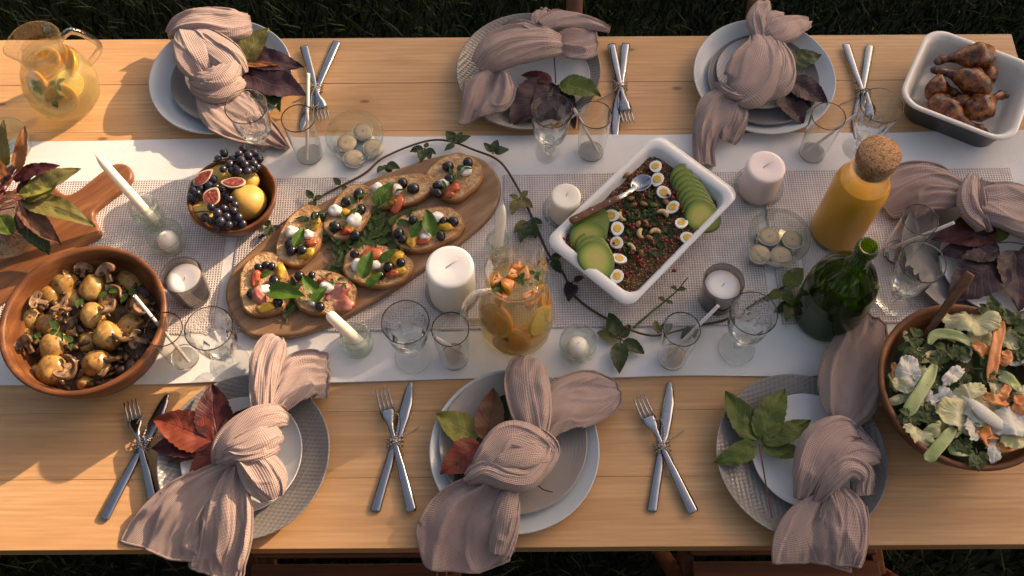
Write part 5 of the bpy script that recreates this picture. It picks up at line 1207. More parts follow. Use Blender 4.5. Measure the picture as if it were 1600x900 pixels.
bruschetta('pointed bruschetta with a dark basil leaf across it by the board far edge', 715, 258, 250, 130, 14, [('t', 700, 300, 38, 60), ('h', 670, 250, 34, 20), ('y', 690, 290, 26, 0), ('m', 695, 242, 27, 0), ('m', 625, 232, 24, 70), ('o', 723, 215, 23, 0), ('o', 765, 237, 24, 0), ('b', 650, 255, 62, 62), ('r', 665, 275, 60, 50)], seed=5)
bruschetta('bruschetta with rocket at the far tip of the board', 928, 203, 205, 175, 42, [('t', 920, 235, 32, 30), ('t', 905, 262, 22, 0), ('o', 900, 150, 23, 0), ('o', 978, 135, 22, 0), ('o', 860, 225, 20, 0), ('o', 860, 255, 20, 0), ('m', 970, 168, 25, 0), ('m', 885, 215, 20, 0), ('r', 910, 200, 70, 65), ('r', 930, 180, 56, 40), ('o', 905, 200, 22, 0)], seed=6)
bruschetta('grilled bruschetta with a large basil leaf beside the ivory pillar', 825, 405, 260, 165, 18, [('y', 760, 435, 36, 80), ('y', 890, 385, 32, -10), ('t', 800, 440, 30, 0), ('m', 855, 350, 26, 0), ('m', 812, 420, 27, 0), ('o', 708, 412, 23, 0), ('o', 722, 435, 18, 0), ('o', 882, 362, 18, 0), ('o', 920, 366, 22, 0), ('o', 872, 422, 20, 0), ('o', 765, 362, 20, 0), ('b', 825, 370, 62, 108), ('b', 780, 390, 44, 60)], seed=7)
bruschetta('bruschetta with pale basil leaves at the ivory pillar side of the board', 628, 550, 250, 165, -8, [('t', 605, 495, 44, 10), ('y', 700, 510, 34, 60), ('y', 715, 560, 26, 0), ('t', 680, 570, 28, 0), ('m', 550, 535, 30, 0), ('m', 618, 535, 22, 0), ('o', 668, 543, 23, 0), ('o', 716, 525, 19, 0), ('o', 635, 575, 20, 0), ('o', 535, 492, 18, 0), ('b', 580, 530, 62, 80), ('b', 612, 590, 40, 50), ('b', 665, 500, 40, 40)], seed=8)
for k, (x, y, a, s, lab) in enumerate(((430, 400, 150, 95, 'by the fruit bowl side toast'), (640, 400, 25, 110, 'in the middle of the board'), (500, 520, 60, 95, 'between the near toasts'), (600, 440, -30, 90, 'under the far toasts'), (470, 470, 100, 70, 'along the board axis'), (690, 360, 20, 80, 'beside the large basil leaf'), (285, 690, 80, 80, 'at the near end of the board'), (560, 390, 45, 80, 'below the mozzarella toast'), (690, 455, -35, 60, 'near the ivory pillar'), (520, 455, 10, 95, 'lying across the board centre'), (610, 395, 70, 80, 'pointing to the far toasts'), (455, 545, 35, 70, 'beside the ham toast'), (650, 430, 5, 85, 'in front of the large basil leaf'), (545, 470, 120, 75, 'curling over the pale basil toast'), (400, 440, 40, 70, 'tucked beside the fruit bowl side toast'), (580, 350, -20, 60, 'under the pointed toast'))):
    c = B7(x, y, BH * 100 + .8); sc = mpp(600, 380, .03) / 2.5; root = empty('rocket_sprig', c); tag(root, 'dark green rocket sprig ' + lab, 'salad leaf', 'rocket sprigs on the olive wood board')
    d = Vector((cos(radians(a)), sin(radians(a)), .08)) * s * sc; q = d.cross(Vector((0, 0, 1))) * .12
    tube(bb := MB(), cr([-d, q, d], 12), .0012, 5); bb.build('stalk', M['stem_green'], root)
    for j in range(7):
        t = -.7 + j * .26; e_ = d * t + Vector((0, 0, rnd(0, .006))); leaflet(MB(), e_, e_ + d * .46 + q * (2.6 if j % 2 else -2.6) + Vector((0, 0, rnd(-.004, .006))), .36, seed=k + j, teeth=.35, nt=3, nv=10, nu=4).build('leaflet', LF['mint' if j % 3 else 'dgreen'], root)
random.seed(66)
# ------------------------------------------------------------------ grain salad
G1 = lambda x, y, h: W(820 + x / 3, 190 + y / 3, h / 100)
def mat_random(name, cols, rough=.5):
    t = NT(name); v = t.n('NewGeometry'); r = t.ramp(v.outputs['Random Per Island'], [(i / len(cols), c) for i, c in enumerate(cols)], 'CONSTANT'); t.color(r); t.set(Roughness=rough); return t.m
M['grain_bed'] = simple('cooked_grain', (.16, .085, .032), .7, .6, 200, 1.0, 250, .004, col2=(.05, .022, .010))
M['grains'] = mat_random('quinoa_grains', [(.40, .23, .10), (.27, .14, .05), (.09, .03, .018), (.50, .31, .14), (.20, .08, .03), (.05, .015, .012)])
M['kale'] = mat_leaf('kale', (.014, .042, .008), (.035, .085, .014), (.05, .1, .02), rough=.4)
M['seed_red'] = simple('pomegranate', (.34, .010, .022), .12, .4, 60, spec=.6)
inv = Matrix.Rotation(-GD, 3, 'Z')
def indish(u, v, z): return gdc + Matrix.Rotation(GD, 3, 'Z') @ Vector((u, v, z))
gz = lambda x, y: .042 + .004 * noise.noise(Vector((x * 40, y * 40, 5))) - .006 * max(abs(x) / .13, abs(y) / .085) ** 4
b = MB(); gridsurf(b, 60, 40, lambda u, v: (lerp(-.1255, .1255, u), lerp(-.0795, .0795, v), gz(lerp(-.1255, .1255, u), lerp(-.0795, .0795, v)))); o = b.build('grain_bed', M['grain_bed'], None, gdc, (0, 0, GD)); o['kind'] = 'stuff'; o['label'] = 'brown cooked grain filling the white dish'
def scatter_oct(name, mat, pts, sz, label, stretch=1.5):
    V = []; F = []; r = random.Random(5)
    for p in pts:
        d = Vector((r.gauss(0, 1), r.gauss(0, 1), r.gauss(0, .6))).normalized(); a, c_ = frame(d); s = sz * r.uniform(.7, 1.3); k = len(V)
        V += [p + d * s * stretch, p - d * s * stretch, p + a * s, p - a * s, p + c_ * s, p - c_ * s]
        for f in ((0, 2, 4), (0, 4, 3), (0, 3, 5), (0, 5, 2), (1, 4, 2), (1, 3, 4), (1, 5, 3), (1, 2, 5)): F.append(tuple(k + i for i in f))
    c = gdc.copy(); me = bpy.data.meshes.new(name); me.from_pydata([tuple(v - c) for v in V], [], F); me.polygons.foreach_set('use_smooth', [True] * len(F)); me.update()
    o = link(name, me, mat, None, c); o['kind'] = 'stuff'; o['label'] = label; return o
P_ = []
for _ in range(5200):
    u, v = rnd(-.122, .122), rnd(-.076, .076); P_.append(indish(u, v, gz(u, v) + rnd(0, .0022)))
scatter_oct('quinoa', M['grains'], P_, .00125, 'loose brown quinoa grains in the white dish')
def kale_bits():
    b = MB()
    for k in range(95):
        u = random.gauss(0, .05); v = random.gauss(0, .028)
        if abs(u) > .115 or abs(v) > .07: continue
        p = indish(u, v, gz(u, v) + .003); a = rnd(0, 6.3); d = Vector((cos(a), sin(a), rnd(-.2, .5))) * rnd(.005, .011)
        leaflet(b, p - d, p + d, .7, seed=k, wave=.25, teeth=.3, nt=5, nv=8, nu=4)
    o = local(b, gdc).build('kale', M['kale'], None, gdc); o['kind'] = 'stuff'; o['label'] = 'chopped dark green kale mixed through the grain salad'
kale_bits()
seeds = [(325, 493), (300, 515), (282, 525), (320, 530), (346, 532), (387, 502), (400, 520), (385, 557), (418, 572), (440, 605), (415, 595), (495, 482), (510, 500), (565, 470), (600, 555), (655, 640), (697, 615), (780, 282), (798, 285), (762, 305), (795, 330), (712, 318), (726, 342), (695, 335), (688, 358), (783, 368), (826, 378), (850, 383), (880, 380), (735, 380), (755, 395), (740, 428), (700, 360), (720, 400), (750, 368), (668, 344), (655, 295), (550, 345), (566, 332), (520, 237), (465, 312), (512, 605), (530, 630), (540, 650), (565, 595), (690, 640), (660, 560), (715, 545), (790, 508), (815, 512), (835, 505), (200, 570), (185, 548), (215, 580), (490, 800), (545, 788), (512, 725), (620, 650), (488, 618), (690, 575), (470, 545), (640, 480), (590, 495), (530, 560), (432, 398), (500, 430), (740, 490), (640, 690), (610, 600), (700, 700)]
scatter_oct('pomegranate_seeds', M['seed_red'], [G1(x + rnd(-4, 4), y + rnd(-4, 4), 6.0) for x, y in seeds] + [indish(u, v, gz(u, v) + .003) for u, v in [(rnd(-.115, .115), rnd(-.07, .07)) for _ in range(70)]] , .0034, 'scattered red pomegranate seeds over the grain salad', 1.25)
# quail egg halves
M['egg_white'] = simple('egg_white', (.80, .77, .70), .25, .05, 40, sss=.2); M['yolk'] = simple('egg_yolk', (.74, .44, .07), .6, .25, 120, .3, 200, .001)
we = MB(); n = 28; ol = [(.0135 * cos(2 * pi * k / n) * (1 + .12 * cos(2 * pi * k / n)), .0112 * sin(2 * pi * k / n)) for k in range(n)]
vs = []; fs = []
for r in range(6):
    t = r / 5; vs += [(x * cos(t * 1.5), y * cos(t * 1.5), -.0095 * sin(t * 1.5)) for x, y in ol]
for r in range(5):
    for i in range(n): k = (i + 1) % n; fs.append((r * n + i, (r + 1) * n + i, (r + 1) * n + k, r * n + k))
we.add(vs, fs); slab(we, ol, -.001, .0006, .0012); egg_me = we.mesh('egg_white'); egg_me.materials.append(M['egg_white'])
ye = MB(); slab(ye, [(.0010 + .0078 * cos(2 * pi * k / 20), .0073 * sin(2 * pi * k / 20)) for k in range(20)], -.001, .0014, .0012, top=lambda x, y: .0005 * noise.noise(Vector((x * 400, y * 400, 0)))); yolk_me = ye.mesh('yolk'); yolk_me.materials.append(M['yolk'])
ord_ = ('first', 'second', 'third', 'fourth', 'fifth', 'sixth')
for row, lst in (('line along the longest avocado fan', [(612, 207, 80), (622, 268, 110), (648, 330, 20), (695, 398, 130), (735, 472, 115), (760, 543, 20)]), ('line starting at the spoon handle', [(403, 440, 15), (434, 498, 105), (428, 565, 60), (440, 640, 10), (433, 722, 120)])):
    for k, (x, y, a) in enumerate(lst):
        root = empty('egg_half', G1(x, y, 5.9)); root.rotation_euler = (radians(rnd(-18, 18)), radians(rnd(-18, 18)), radians(-a)); tag(root, f'{ord_[k]} quail egg half in the {row}', 'egg', 'quail egg halves on the grain salad')
        ew = link('egg_white', egg_me, None, root); link('yolk', yolk_me, None, ew)
# avocado
def mat_avo():
    t = NT('avocado_flesh'); tc = t.n('TexCoord'); sp = t.n('SeparateXYZ'); t.l(tc.outputs['UV'], sp.inputs[0])
    v = t.coord('Object', rand=True); t.color(t.mix(t.math('MULTIPLY', t.noise(v, 150, 3), .25), t.ramp(sp.outputs[0], [(.0, (.56, .46, .13)), (.5, (.46, .44, .10)), (.80, (.18, .27, .03)), (1, (.04, .09, .010))]), (.2, .2, .04))); t.set(Roughness=.35); return t.m
M['avo'] = mat_avo(); M['avo_skin'] = simple('avocado_skin', (.12, .20, .03), .45, .4, 60)
def avo_slice():
    b = MB(); n = 32; T = .0042
    ring = lambda s, z: [(s * .030 * cos(2 * pi * k / n) * (1 + .16 * cos(2 * pi * k / n)), s * .0255 * sin(2 * pi * k / n), z) for k in range(n)]
    rows = [(1.0, 0, 1), (1.0, T * .8, 1), (.97, T, .97), (.85, T, .85), (.6, T, .6), (.3, T, .3), (.01, T, 0)]
    vs = []; uv = []; fs = []; 
    for s, z, u in rows: vs += ring(s, z); uv += [(u, 0)] * n
    for r in range(len(rows) - 1):
        for i in range(n): k = (i + 1) % n; fs.append((r * n + i, r * n + k, (r + 1) * n + k, (r + 1) * n + i))
    b.add(vs, fs, uv); b.add(ring(1, 0), [tuple(range(n - 1, -1, -1))], [(1, 0)] * n); me = b.mesh('slice'); me.materials.append(M['avo']); return me
avo_me = avo_slice()
def avocado(label, a, bb, n, ang, s0=1.0, s1=1.0, tilt=28, h0=4.6, h1=6.4):
    """fan of slices from a (far, lowest) to bb (front)"""
    root = empty('avocado_fan', G1(*a, 4.4)); tag(root, label, 'avocado', 'sliced avocado fans on the grain salad'); c = root.location.copy()
    dirv = (G1(*bb, 4) - G1(*a, 4)); az = math.atan2(dirv.y, dirv.x)
    for k in range(n):
        t = k / max(1, n - 1); p = G1(lerp(a[0], bb[0], t), lerp(a[1], bb[1], t), lerp(h0, h1, t)) - c
        q = Matrix.Rotation(az, 3, 'Z') @ Matrix.Rotation(radians(tilt), 3, 'Y') @ Matrix.Rotation(radians(ang) - az, 3, 'Z')
        link('slice', avo_me, None, root, p, q.to_euler(), 1.12 * lerp(s0, s1, t))
avocado('near avocado fan with one big pale slice in front', (312, 590), (330, 640), 3, -62, .98, 1.06, 14, 5.2, 6.4)
avocado('avocado fan lying under the spoon handle', (310, 470), (285, 545), 6, 15, .88, .98, 22, 4.8, 5.6)
avocado('longest avocado fan, dotted with pomegranate seeds', (745, 268), (822, 440), 8, -28, .92, 1.0, 30, 4.9, 5.5)
# nuts
M['almond'] = simple('almond', (.26, .105, .035), .5, .4, 60, .3, 150, .001); M['cashew'] = simple('cashew', (.62, .42, .20), .45, .3, 60)
for k, (x, y, a, lab) in enumerate(((532, 478, 60, 'upright'), (566, 474, 110, 'leaning'), (510, 390, 10, 'near the spoon bowl'), (555, 385, 170, 'beside the pumpkin seed'), (580, 542, 150, 'beside the large cashew'), (475, 250, 40, 'at the far corner'), (545, 616, 80, 'near the kale'), (660, 375, 120, 'beside the third egg'), (500, 358, 30, 'under the spoon'))):
    b = MB(); blob(b, (0, 0, 0), (.0085, .0050, .0034), nu=14, nv=8, shape=lambda d: 1 - .25 * max(0, d.x)); tag(b.build('almond', M['almond'], None, G1(x, y, 5.6), (rnd(-.3, .3), rnd(-.3, .3), radians(a))), 'brown almond ' + lab + ' on the grain salad', 'almond', 'almonds on the grain salad')
for k, (x, y, a, lab) in enumerate(((640, 445, 60, 'beside the fourth egg'), (562, 522, 180, 'largest, in the centre'), (470, 440, 200, 'beside the egg at the spoon handle'), (482, 598, 20, 'near the lower avocado'), (616, 530, 100, 'straightest, beside an almond'))):
    b = MB(); tube(b, [(.010 * cos(radians(t)), .010 * sin(radians(t)), 0) for t in range(-70, 90, 16)], [.0016, .0034, .0044, .0048, .0048, .0044, .0040, .0036, .0028, .0014], 8); tag(b.build('cashew', M['cashew'], None, G1(x, y, 5.6), (rnd(-.3, .3), rnd(-.3, .3), radians(a))), 'pale curved cashew ' + lab + ' on the grain salad', 'cashew', 'cashews on the grain salad')
b = MB(); blob(b, (0, 0, 0), (.0085, .0048, .0022), nu=12, nv=8); tag(b.build('pumpkin_seed', LF['green'], None, G1(605, 390, 5.5), (.1, .1, 0)), 'green pumpkin seed beside the almond on the grain salad', 'seed')
# serving spoon
M['handle_wood'] = wood('handle_wood', (.22, .085, .035), (.09, .03, .012), (20, 90, 90), .4)
def spoon():
    A = G1(440, 357, 7.6); B = G1(213, 468, 7.6); Cn = G1(545, 292, 6.0); root = empty('serving_spoon', B); d = Cn - B; tag(root, 'steel spoon with riveted wooden handle in the grain salad', 'spoon'); c = B
    b = MB(); P = cr([B, lerp(B, A, .5), A], 14); tube(b, P, [.0055, .0072, .0076, .0076, .0074, .0072, .0070, .0068, .0067, .0066, .0065, .0064, .0062, .0056], 10, flat=.55); hd_ = local(b, c).build('handle', M['handle_wood'], root)
    b = MB(); tube(b, cr([lerp(B, A, .04), A, lerp(A, Cn, .5) + Vector((0, 0, -.002)), lerp(A, Cn, .8)], 14), .0048, 8, flat=.3); local(b, c).build('neck', M['steel'], root)
    b = MB(); az = math.atan2(d.y, d.x)
    def fn(u, v):
        r = v; a = 2 * pi * u; x, y = .0215 * r * cos(a), .0155 * r * sin(a); z = .0085 * (r ** 2 - 1)
        return Matrix.Rotation(az, 3, 'Z') @ Vector((x, y, z))
    gridsurf(b, 32, 8, fn); o = b.build('spoon_bowl', M['steel'], root, Cn - c + Vector((0, 0, .003))); s = o.modifiers.new('thick', 'SOLIDIFY'); s.thickness = .0012
    for t in (.12, .45, .8):
        b = MB(); p = lerp(B, A, t) - c + Vector((0, 0, .0036)); blob(b, p, (.0018, .0018, .0010), nu=8, nv=6); b.build('rivet', M['steel'], hd_)
spoon()

# ------------------------------------------------------------------ drumsticks
def mat_chicken():
    t = NT('grilled_chicken'); v = t.coord('Object', rand=True)
    c = t.ramp(t.noise(v, 55, 6, .7), [(.37, (.008, .004, .003)), (.45, (.10, .025, .008)), (.56, (.26, .075, .020)), (.70, (.42, .18, .065))]); t.color(c); t.set(Roughness=.22); t.bump(t.noise(v, 80, 5, .7), .6, .003); return t.m
M['chicken'] = mat_chicken(); M['bone'] = simple('charred_bone', (.10, .06, .035), .6, .6, 60)
C4 = lambda x, y, h: W(1050 + x / 2.909, y / 2.909, h / 100)
for k, (a, bb, ha, hb, R_, lab) in enumerate((((1440, 245), (1205, 280), 6.5, 5.4, .0235, 'farthest, resting on the dish rim'), ((1430, 398), (1192, 318), 6.2, 5.6, .024, 'topmost and most charred'), ((1185, 470), (1420, 600), 4.4, 3.4, .0225, 'nearest the table runner'), ((1345, 500), (1518, 432), 5.0, 4.4, .023, 'with its blackened tip towards the table end'), ((1165, 395), (1300, 430), 4.2, 3.4, .022, 'half hidden at the plates side'), ((1460, 350), (1330, 330), 4.2, 3.6, .020, 'buried under the topmost one'), ((1290, 460), (1330, 560), 3.6, 3.0, .020, 'small, in the middle of the heap'))):
    A = C4(*a, ha); B = C4(*bb, hb); d = B - A; L = d.length; root = empty('drumstick', A); root.rotation_euler = d.to_track_quat('X', 'Z').to_euler(); tag(root, 'grilled chicken drumstick ' + lab, 'drumstick', 'grilled drumsticks in the square dish')
    n = 18; pts = []; rad = []
    for i in range(n):
        t = i / (n - 1); pts.append((L * (t * 1.08 - .1), .004 * sin(t * 5 + k), .003 * sin(t * 4))); rad.append(max(.0015, R_ * 1.14 * (sin(pi * min(1, t * 1.15 + .06)) ** .55 if t < .4 else lerp(.99, .27, sst(.32, .80, t)) + (.10 * sst(.85, .95, t))) * (1 if i not in (0, n - 1) else .45)))
    b = MB(); tube(b, pts, rad, 18); b.v = [tuple(Vector(v) * 1 + Vector((0, v[1], v[2])) * (.30 * noise.noise(Vector(v) * 55 + Vector((k * 3, 0, 0))) + .10 * noise.noise(Vector(v) * 160))) for v in b.v]; mt_ = b.build('meat', M['chicken'], root)
    b = MB(); blob(b, (L * .99, 0, 0), (.008, .0075, .0065), amp=.3, seed=k, nu=10, nv=8); b.build('bone', M['bone'], mt_)

# ------------------------------------------------------------------ leaf salad
S3 = lambda x, y, h: W(1340 + x / 2.573, 400 + y / 2.573, h / 100)
M['lettuce'] = mat_leaf('lettuce', (.64, .58, .25), (.82, .76, .48), (.88, .82, .60), rough=.35, nsc=20)
M['lettuce_white'] = mat_leaf('lettuce_heart', (.80, .73, .58), (.88, .83, .73), (.90, .86, .78), rough=.35, nsc=20)
M['carrot'] = simple('carrot', (.72, .21, .045), .35, .2, 40, .2, 90, .001, col2=(.78, .32, .11)); M['cuke'] = simple('cucumber_flesh', (.27, .32, .09), .25, .25, 40, .15, 90, .001, col2=(.40, .43, .19)); M['cuke_skin'] = simple('cucumber_skin', (.05, .11, .015), .3, .4, 60)
M['salad_dark'] = mat_leaf('celery_leaf', (.035, .062, .012), (.075, .108, .02), (.12, .15, .05), rough=.4)
vr = Vector((vc.x, vc.y, TZ + MZ))
b = MB(); gridsurf(b, 40, 40, lambda u, v: (lambda r, a: (r * cos(a), r * sin(a), .082 + .012 * noise.noise(Vector((r * cos(a) * 35, r * sin(a) * 35, 2))) - .012 * (r / .12) ** 2))(.119 * u, 2 * pi * v)); o = b.build('shredded_greens', LF['dgreen'], None, vr); o['kind'] = 'stuff'; o['label'] = 'shredded greens filling the bottom of the salad bowl'
def crumple(name, x, y, size, mat, label, ang=0, h=10.6, asp=.75, amp=.35, group=None, cat='lettuce', tilt=(0, 0), th=.0006, seed=0):
    s = size * 1.25 / 2.573 * mpp(1340 + x / 2.573, 400 + y / 2.573, .11); b = MB()
    def fn(u, v):
        a = u * 2 * pi; r = v; k = 1 + .22 * noise.noise(Vector((cos(a) * 1.4, sin(a) * 1.4, seed * 3.3))) + .14 * noise.noise(Vector((cos(a) * 5, sin(a) * 5, seed)))
        X, Y = s * r * k * cos(a), s * asp * r * k * sin(a)
        z = s * amp * (noise.noise(Vector((X / s * 1.5, Y / s * 1.5, seed * 1.7))) * .9 + r ** 3 * .5 * noise.noise(Vector((cos(a) * 6, sin(a) * 6, seed * 2.1 + r))) + .12 * noise.noise(Vector((X / s * 5, Y / s * 5, seed))))
        return (X, Y, z)
    gridsurf(b, 64, 12, fn, lambda u, v: (v * cos(2 * pi * u), .5 + .5 * v * sin(2 * pi * u))); o = b.build(name, mat, None, S3(x, y, h), (radians(tilt[0]), radians(tilt[1]), radians(ang)))
    m_ = o.modifiers.new('thick', 'SOLIDIFY'); m_.thickness = th; tag(o, label, cat, group); return o
GL = 'lettuce pieces in the leaf salad'
for k, (x, y, s, mt, ang, asp, lab, h) in enumerate(((455, 255, 92, 'lettuce', -20, .62, 'broad pale lettuce leaf leaning by the spoon handle', 11.8), (200, 468, 62, 'lettuce_white', 70, .6, 'curled white lettuce piece near the bowl rim facing the napkin', 11.6), (315, 552, 52, 'lettuce_white', 10, .5, 'thin white lettuce strip beside the long cucumber ribbon', 11.4), (415, 640, 88, 'lettuce', -25, .6, 'yellow-green lettuce leaf in the near half of the salad', 11.8), (625, 665, 80, 'lettuce_white', 15, .7, 'large white lettuce piece at the frame edge', 12), (385, 478, 50, 'lettuce_white', 40, .45, 'small folded white lettuce piece in the middle of the salad', 12), (290, 405, 46, 'lettuce', 25, .35, 'frilly yellow lettuce edge under the celery leaf', 11.2), (445, 548, 66, 'lettuce', 15, .4, 'frilly yellow-green lettuce edge beside the carrot', 11.8), (545, 770, 52, 'lettuce_white', 80, .5, 'white lettuce shred at the near rim', 11.2), (240, 590, 50, 'lettuce', 60, .5, 'pale green lettuce behind the cucumber ribbon', 10.8), (500, 330, 54, 'lettuce', 0, .6, 'pale lettuce under the carrot ribbon', 11), (660, 560, 50, 'lettuce', 40, .5, 'lettuce scrap at the frame edge', 11.2), (165, 575, 40, 'lettuce', 20, .4, 'small lettuce shred against the rim', 10.2), (215, 345, 42, 'lettuce', 120, .5, 'yellow lettuce shred at the spoon end', 10.4), (640, 420, 44, 'lettuce_white', 10, .4, 'white shred beyond the carrots', 11))):
    crumple('lettuce_piece', x, y, s, M[mt], lab, ang, h, asp, .38, GL, tilt=(rnd(-14, 14), rnd(-14, 14)), seed=k + 1)
XT = [(350, 605, 60, 'lettuce', 'yellow-green lettuce between the cucumber ribbon and celery'), (490, 590, 60, 'lettuce', 'pale lettuce under the crossing carrots'), (250, 470, 54, 'lettuce', 'light lettuce behind the white curl'), (580, 620, 64, 'lettuce', 'light lettuce behind the lettuce rib'), (350, 700, 60, 'lettuce', 'lettuce behind the overhanging cucumber'), (470, 690, 58, 'lettuce_white', 'cream lettuce near the near carrot'), (600, 330, 56, 'lettuce', 'light lettuce beside the far carrot'), (240, 720, 50, 'lettuce', 'lettuce low at the near rim'), (650, 730, 60, 'lettuce', 'lettuce at the near frame edge'), (430, 390, 44, 'lettuce_white', 'cream shred behind the short carrot'), (560, 530, 48, 'lettuce', 'yellow shred beside the longest carrot'), (180, 520, 40, 'lettuce', 'lettuce edge at the bowl wall'), (390, 560, 46, 'lettuce_white', 'cream folded shred over the middle'), (330, 590, 58, 'lettuce_white', 'cream lettuce beside the end of the cucumber ribbon'), (455, 610, 60, 'lettuce_white', 'cream lettuce beneath the start of the lettuce rib'), (590, 700, 62, 'lettuce_white', 'white lettuce below the end of the lettuce rib'), (500, 650, 56, 'lettuce', 'yellow lettuce edge below the lettuce rib'), (650, 640, 56, 'lettuce_white', 'white lettuce at the frame edge under the carrot')]
for k, (x, y, s, mt, lab) in enumerate(XT): crumple('lettuce_piece', x, y, s, M[mt], lab, k * 47, 10.9 + .3 * (k % 3), .55, .42, GL, tilt=(rnd(-22, 22), rnd(-22, 22)), seed=k + 31)
b = MB(); tube(b, cr([S3(445, 575, 12.4), S3(500, 625, 12.6), S3(560, 670, 12.2), S3(600, 690, 11.8)], 14), [.003, .0055, .008, .0095, .0105, .011, .011, .011, .0105, .010, .009, .008, .006, .003], 10, flat=.4); c = S3(500, 640, 11); tag(local(b, c).build('lettuce_rib', M['lettuce_white'], None, c), 'long white lettuce rib across the near half of the salad', 'lettuce', GL)
def ribbon(name, pts, wpx, mat, label, cat, group, wavy=.0, th=.0018, seed=0, twist=0.0):
    P = [S3(*p) for p in pts]; Q = [Vector(q) for q in cr(P, 24)]; w0 = wpx / 2.573 * mpp(1340 + pts[0][0] / 2.573, 400 + pts[0][1] / 2.573, .11); c = Q[0].copy(); vs = []; uv = []; fs = []
    for i, q in enumerate(Q):
        t = Q[min(i + 1, 23)] - Q[max(0, i - 1)]; s, up = frame(t); v = i / 23; w = w0 * (.35 + .65 * min(1, 5 * v, 5 * (1 - v) + .1)); ro = twist * (v - .5) + .35 * sin(v * 5 + seed)
        for j in range(7):
            u = j / 3 - 1; vs.append(q - c + (s * cos(ro) + up * sin(ro)) * (u * w) + up * (.0016 * abs(u) + wavy * noise.noise(Vector((u * 2, v * 7, seed))))); uv.append((u, v))
    for i in range(23):
        for j in range(6): a = i * 7 + j; fs.append((a, a + 1, a + 8, a + 7))
    b = MB(); b.add(vs, fs, uv); o = b.build(name, mat, None, c); m_ = o.modifiers.new('thick', 'SOLIDIFY'); m_.thickness = th; tag(o, label, cat, group)
GC = 'carrot ribbons in the leaf salad'
for k, (p, w, lab) in enumerate((([(578, 262, 12.6), (562, 340, 12.8), (548, 420, 12.4), (532, 500, 11.6)], 22, 'longest carrot ribbon, standing beside the pale lettuce'), ([(468, 350, 11.6), (500, 375, 12.4), (520, 415, 11.4)], 24, 'short curled carrot ribbon by the cucumber arc'), ([(505, 560, 12), (545, 575, 12.8), (600, 590, 11.8)], 20, 'carrot ribbon under the lettuce rib'), ([(600, 520, 12), (585, 560, 12.6), (560, 590, 11.6)], 18, 'carrot ribbon crossing the others'), ([(500, 690, 11.6), (518, 725, 12.2), (522, 760, 11)], 24, 'carrot ribbon near the near rim'), ([(470, 725, 11), (510, 720, 11.6), (570, 725, 11)], 18, 'flat carrot strip under the white shred'), ([(560, 775, 10.8), (610, 765, 11.4), (650, 750, 10.8)], 22, 'carrot piece at the rim by the frame edge'), ([(590, 380, 12), (600, 410, 12.2), (570, 435, 11.6)], 22, 'carrot ribbon behind the longest one'), ([(640, 560, 12), (660, 600, 12.4), (630, 625, 11.6)], 26, 'carrot ribbon at the frame edge'), ([(140, 430, 10), (150, 470, 10.4), (135, 530, 9.6)], 12, 'thin carrot strip against the bowl wall'), ([(330, 330, 11), (360, 325, 11.4), (390, 345, 11)], 10, 'thin carrot strip under the celery leaf'))):
    ribbon('carrot_ribbon', p, w, M['carrot'], lab, 'carrot', GC, .003, seed=k, twist=1.2)
GK = 'cucumber pieces in the leaf salad'
for k, (p, w, lab) in enumerate((([(310, 438, 12), (270, 520, 12.2), (225, 590, 12), (195, 642, 11.4)], 26, 'long straight cucumber ribbon near the white lettuce'), ([(390, 690, 11.8), (345, 745, 12), (300, 795, 11.8), (278, 825, 11.4)], 24, 'cucumber slice hanging over the near rim'), ([(288, 355, 11.4), (310, 318, 11.8), (370, 315, 12), (430, 335, 11.8), (462, 362, 11)], 20, 'cucumber arc beside the spoon handle'), ([(570, 478, 11.6), (610, 500, 11.8), (665, 545, 11.2)], 24, 'cucumber strip beyond the carrots'), ([(265, 700, 10.8), (300, 730, 11.2), (340, 745, 10.6)], 26, 'cucumber slice low at the near rim'), ([(365, 770, 11), (410, 785, 11.4), (455, 785, 10.8)], 24, 'curled cucumber slice between the lettuce and near rim'), ([(135, 470, 9.8), (150, 505, 10.2), (165, 545, 9.8)], 20, 'cucumber end against the bowl wall'))):
    ribbon('cucumber_strip', p, w, [M['cuke']], lab, 'cucumber', GK, .001, .0016, seed=k, twist=.5)
def celery(x, y, ang, size, label, h=12.0):
    c = S3(x, y, h); root = empty('celery_leaf', c); tag(root, label, 'salad leaf', 'celery leaves in the leaf salad'); s = size * 1.15 / 2.573 * mpp(1340 + x / 2.573, 400 + y / 2.573, .11)
    for k, a in enumerate((-75, -30, 5, 45, 80)):
        A = radians(ang + a); d = Vector((cos(A), sin(A), rnd(-.15, .25))); leaflet(MB(), d * s * .08, d * s * (1.0 if abs(a) < 40 else .75), .62, seed=k + x, teeth=.28, nt=4, nv=16, nu=6, wave=.08, curl=.3).build('leaflet', M['salad_dark'], root)
    A = radians(ang + 180); tube(bb := MB(), [(0, 0, 0), (cos(A) * s * .4, sin(A) * s * .4, -.004)], .0012, 5); bb.build('stalk', M['stem_green'], root)
